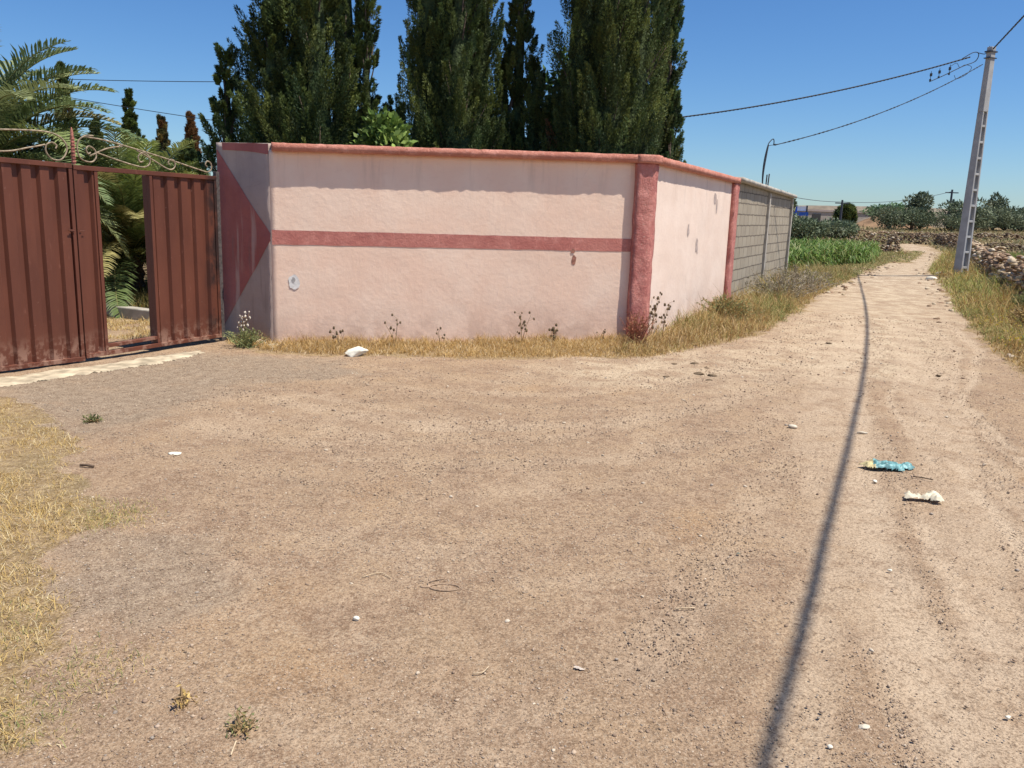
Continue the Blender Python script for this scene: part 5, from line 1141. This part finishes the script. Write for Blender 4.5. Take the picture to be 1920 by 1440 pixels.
t0 = upole(13.5, 60, 4.6, 'utility pole hidden behind the block wall end', .12)
for a, b_, lb in ((t0, t1, 'faint distant wire from the block wall to the first horizon pole'), (t1, t2, 'faint distant wire sagging between the two horizon poles')):
    cable_mesh('overhead_wire', sag(a, b_, .5, 30), lb, 'wire', .028, False, mat=M['conduit'])
# ------------------------------------------------------------------ debris and small things
rd_ = np.random.default_rng(33)
def on(p, dz=0): return (p[0], p[1], float(ground_h(p[0], p[1]))+dz)
def rock(name, p, size, lb, mat, cat='rock', seed=1, rz=0., group=None, dz=.3, base=I2, cuts=9, tilt=0.):
    r_ = np.random.default_rng(seed); v = rockV(r_, base[0], size, cuts)@rotm('Y', tilt).T; v[:, 2] += size[2]*dz
    o = mesh(name, v, base[1], mat); o.location = on(p); o.rotation_euler = (0, 0, rz); return tag(o, lb, cat, group)
IT = PTS['items']
rock('pale_rock', (IT[0][0], IT[0][1]+.02), (.165, .085, .075), 'large white rock lying in front of the pink wall', M['whiterock'], seed=4, rz=.35, dz=.5, tilt=-.2, cuts=12)
rock('pebble', IT[1], (.018, .014, .014), 'single bright pebble in the left centre foreground', M['whiterock'], 'pebble', 5, base=I1)
rock('stone', IT[5], (.020, .014, .010), 'angular cream stone chip near the bottom right of the track', M['rock'], 'stone chip', 6, base=I1)
rock('pebble', IT[6], (.010, .009, .008), 'small round white pebble beside the cable shadow near the bottom', M['whiterock'], 'pebble', 7, base=I1)
rock('stone', IT[7], (.045, .03, .022), 'brown stone on the open track left of the cable shadow', M['rock'], 'stone', 8, base=I1)
rock('pebble', IT[18], (.016, .014, .012), 'small white pebble just below the turquoise bag', M['whiterock'], 'pebble', 9, base=I1)
rock('pebble', IT[20], (.012, .010, .008), 'white pebble below the crumpled cream bag', M['whiterock'], 'pebble', 10, base=I1)
rock('pebble', IT[21], (.012, .010, .008), 'white pebble at the bottom right edge of the track', M['whiterock'], 'pebble', 12, base=I1)
rock('stone', (IT[16][0], IT[16][1]), (.05, .02, .012), 'flat pale stone sliver beside the cable shadow above the turquoise bag', M['rock'], 'stone', 13, base=I1)
rock('stone', IT[17], (.055, .035, .006), 'flat white stone fragment on the left forecourt', M['whiterock'], 'stone', 14, base=I1)
for i, p in enumerate(PTS['polerub'][:4]):
    rock('pale_rock', p, (.24-.04*i, .15, .07), ['broad flat whitish rock left of the pole base', 'low whitish rock in front of the pole base, nearest the track', 'white stone heaped at the pole foot', 'white stone just right of the pole foot'][i], M['whiterock'] if i else M['rock'], seed=50+i, base=I1)
rock('pale_rock', (-2.95, 9.62), (.12, .06, .05), 'small white rubble stone at the foot of the shaded return panel', M['whiterock'], seed=61, base=I1)
rock('pale_rock', (-2.72, 9.45), (.09, .05, .04), 'small pinkish white rubble stone at the corner of front and return panels', M['whiterock'], seed=62, base=I1)
M['dung'] = simple('dry_dung', (.16, .115, .07), .35, 30, bump=.8, bscale=40)
dl = ['dark dung clod closest to the corner pillar', 'wide dark dung clod right of the closest one to the pillar', 'small dark dung clod behind the biggest one', 'biggest crumbled dung clod on the track edge', 'round dark dung clod right of the biggest one', 'low dung clod in front of the biggest one', 'dung crumb in front of the grass by the corner pillar', 'dark clod on the right side of the track', 'dark clod on the left side of the track by the grass']
for i, p in enumerate(PTS['dung']):
    s = [.05, .065, .04, .075, .06, .045, .04, .055, .06][i]
    rock('dung_clod', p, (s, s*.6, s*.28), dl[i], M['dung'], 'dung', 70+i, group='dung clods on the track edge', base=I1)
# bags
def bag(name, p, outline, h, mats, rz, lb, cat, seed, split=None):
    """crumpled thin plastic: folded sheet with ridges"""
    r_ = np.random.default_rng(seed); st = .006; O = np.array(outline)*np.array([1, 1.5]); x0, y0 = O.min(0); x1, y1 = O.max(0)
    X, Y = np.meshgrid(np.arange(x0, x1, st), np.arange(y0, y1, st)); ins = sdist(X, Y, [tuple(q) for q in outline])+.012*(fbm(X*60, Y*60, seed)-.5)
    rid = np.abs(fbm(X*13, Y*34, seed+1, 3)-.5)*2; rid2 = 1-np.abs(fbm(X*22+Y*8, Y*30-X*10, seed+2, 3)-.5)*3
    Z = 1.3*h*np.clip(ins/.025, 0, 1)**.6*(.25+.55*rid2+.5*rid)+.002
    I = np.arange(X.size).reshape(X.shape); Qd = np.stack([I[:-1, :-1], I[:-1, 1:], I[1:, 1:], I[1:, :-1]], -1).reshape(-1, 4); ok = (ins.ravel()[Qd] > 0).all(1); q = Qd[ok]
    u, inv = np.unique(q, return_inverse=True); Vv = np.stack([X.ravel(), Y.ravel(), Z.ravel()], 1)[u]
    mi = None
    if split is not None: cx_ = X.ravel()[q].mean(1)+.02*(vn(Y.ravel()[q].mean(1)*60, 0*q[:, 0], 3)-.5); mi = (cx_ < split).astype(int)
    o = mesh(name, Vv, inv.reshape(-1, 4), None, mats=mats, midx=mi if mi is not None else np.zeros(len(q)), smooth=False); o.location = on(p, .004); o.rotation_euler = (0, 0, rz); return tag(o, lb, cat)
M['teal'] = simple('turquoise_plastic', (.14, .30, .30), .55, 22, .45, spec=.4); M['cream'] = simple('cream_plastic', (.62, .55, .40), .15, 25, .5, spec=.4); M['strawpl'] = simple('straw_netting', (.50, .42, .22), .3, 60, .7)
bag('plastic_bag', IT[2], [(-.175, .03), (-.14, -.03), (-.09, -.055), (-.03, -.06), (.02, -.075), (.09, -.095), (.10, -.06), (.09, -.04), (.15, -.05), (.19, -.03), (.185, .03), (.15, .07), (.12, .03), (.05, .055), (-.02, .08), (-.08, .085), (-.12, .05)], .035, [M['teal'], M['strawpl']], .0, 'crumpled turquoise plastic bag with straw coloured end on the track', 'plastic bag', 3, split=-.085)
bag('plastic_bag', IT[3], [(-.10, .0), (-.12, -.035), (-.03, -.035), (.02, -.045), (.05, -.075), (.11, -.07), (.10, -.02), (.13, .02), (.10, .06), (.04, .06), (.02, .02), (-.04, .035), (-.09, .055)], .035, [M['cream']], -.1, 'crumpled cream plastic wrapper lying below the turquoise bag', 'wrapper', 5)
bag('paper_scrap', IT[8], [(-.022, .012), (-.010, -.008), (.018, -.020), (.024, -.006), (.0, .014)], .003, [simple('pale_scrap', (.50, .43, .36), .15, 60)], 0, 'small flat pale scrap of paper in the lower centre', 'scrap', 7)
bag('plastic_scrap', IT[9], [(-.012, .015), (-.010, -.012), (.006, -.018), (.012, -.002), (.004, .014)], .012, [simple('dark_green_plastic', (.06, .12, .10), .2, 60)], 0, 'tiny dark green plastic scrap left of the cable shadow', 'scrap', 8)
def stick(p, pts, r, lb, mat, cat='twig', name='twig'):
    b = MB(); P = curve([(x_, y_, r+.002+z_) for x_, y_, z_ in pts], 6); b.tube(P, r, 5); o = b.build(name, mat, smooth=True); o.location = on(p, .001); return tag(o, lb, cat)
M['twig'] = simple('bleached_straw', (.52, .40, .26), .25, 50, bump=0); M['dtwig'] = simple('dark_stick', (.13, .09, .06), .25, 50, bump=0)
stick(IT[10], [(-.07, -.02, 0), (0, .025, .004), (.055, -.015, 0)], .0022, 'bent bleached straw stalk left of the rope loop', M['twig'])
stick(IT[11], [(-.035, -.02, 0), (.0, -.012, .003), (.02, .03, .002)], .0025, 'hooked pale twig in the lower centre', M['twig'])
stick(IT[12], [(-.045, -.006, 0), (.0, .0, .002), (.04, .006, 0)], .0028, 'straight straw stalk lying right of centre', M['twig'])
stick(IT[13], [(-.04, .01, 0), (.0, .0, .004), (.05, -.008, 0)], .008, 'short dark stick beside the straw grass on the left', M['dtwig'], 'stick', 'stick')
stick(IT[19], [(-.05, .03, 0), (.0, .0, .003), (.05, -.03, 0)], .004, 'thin dark stick between the turquoise bag and cream wrapper', M['dtwig'], 'stick', 'stick')
stick((-.795, 2.235), [(0, .03, .004), (.002, 0, .003), (.004, -.03, 0)], .0028, 'pale upright stub of straw at the foreground green tuft', M['twig'])
a = np.linspace(0, 2*math.pi*.97, 26)
rope = np.stack([.065*np.cos(a)+.02, .032*np.sin(a), .004+0*a], 1); tail = [(-.045, .005, .004), (-.055, .03, .01), (-.03, .06, .008), (.01, .085, .004)]
b = MB(); b.tube(rope, .0035, 5); b.tube(curve(tail, 6), .0025, 5); b.tube(curve([(-.045, -.005, .006), (-.07, -.01, .006), (-.085, .0, .004)], 5), .0045, 5); b.add(rockV(rd_, I1[0], (.014, .012, .008), 5)+np.array([-.05, 0, .006]), [tuple(f) for f in I1[1]])
o = b.build('rope_loop', simple('dusty_twine', (.34, .24, .16), .25, 60, bump=.4, bscale=200), smooth=True); o.location = on(IT[4]); tag(o, 'dusty knotted twine loop lying in the centre foreground', 'rope loop')
# concrete flakes and larger stray stones over the track
x = rd_.uniform(-3, 6, 130); y = rd_.uniform(2.2, 14, 130); k = bare_at(x, y) > .1; x, y = x[k], y[k]; n = len(x)
o = scatter('gravel', n, np.stack([x, y, ground_h(x, y)+.002], 1), rd_.uniform(.005, .014, n)*(1+.05*y), np.array([(.52,.43,.32),(.42,.32,.23),(.56,.48,.37)])[rd_.integers(0, 3, n)], I1, rd_, M['peb']); stuff(o, 'sparse larger pale stones dotted over the track', 'gravel')
# low rubble along the track edges
x = rd_.uniform(7, 26, 3000); y = rd_.uniform(14, 50, 3000); s = bare_at(x, y); k = (np.abs(s) < .5); x, y = x[k], y[k]; n = len(x)
o = scatter('rubble', n, np.stack([x, y, ground_h(x, y, False)], 1), rd_.uniform(.03, .10, n), STN[rd_.integers(0, 6, n)], I0, rd_, M['drystone']); stuff(o, 'loose rubble stones along the edges of the far track', 'rubble')
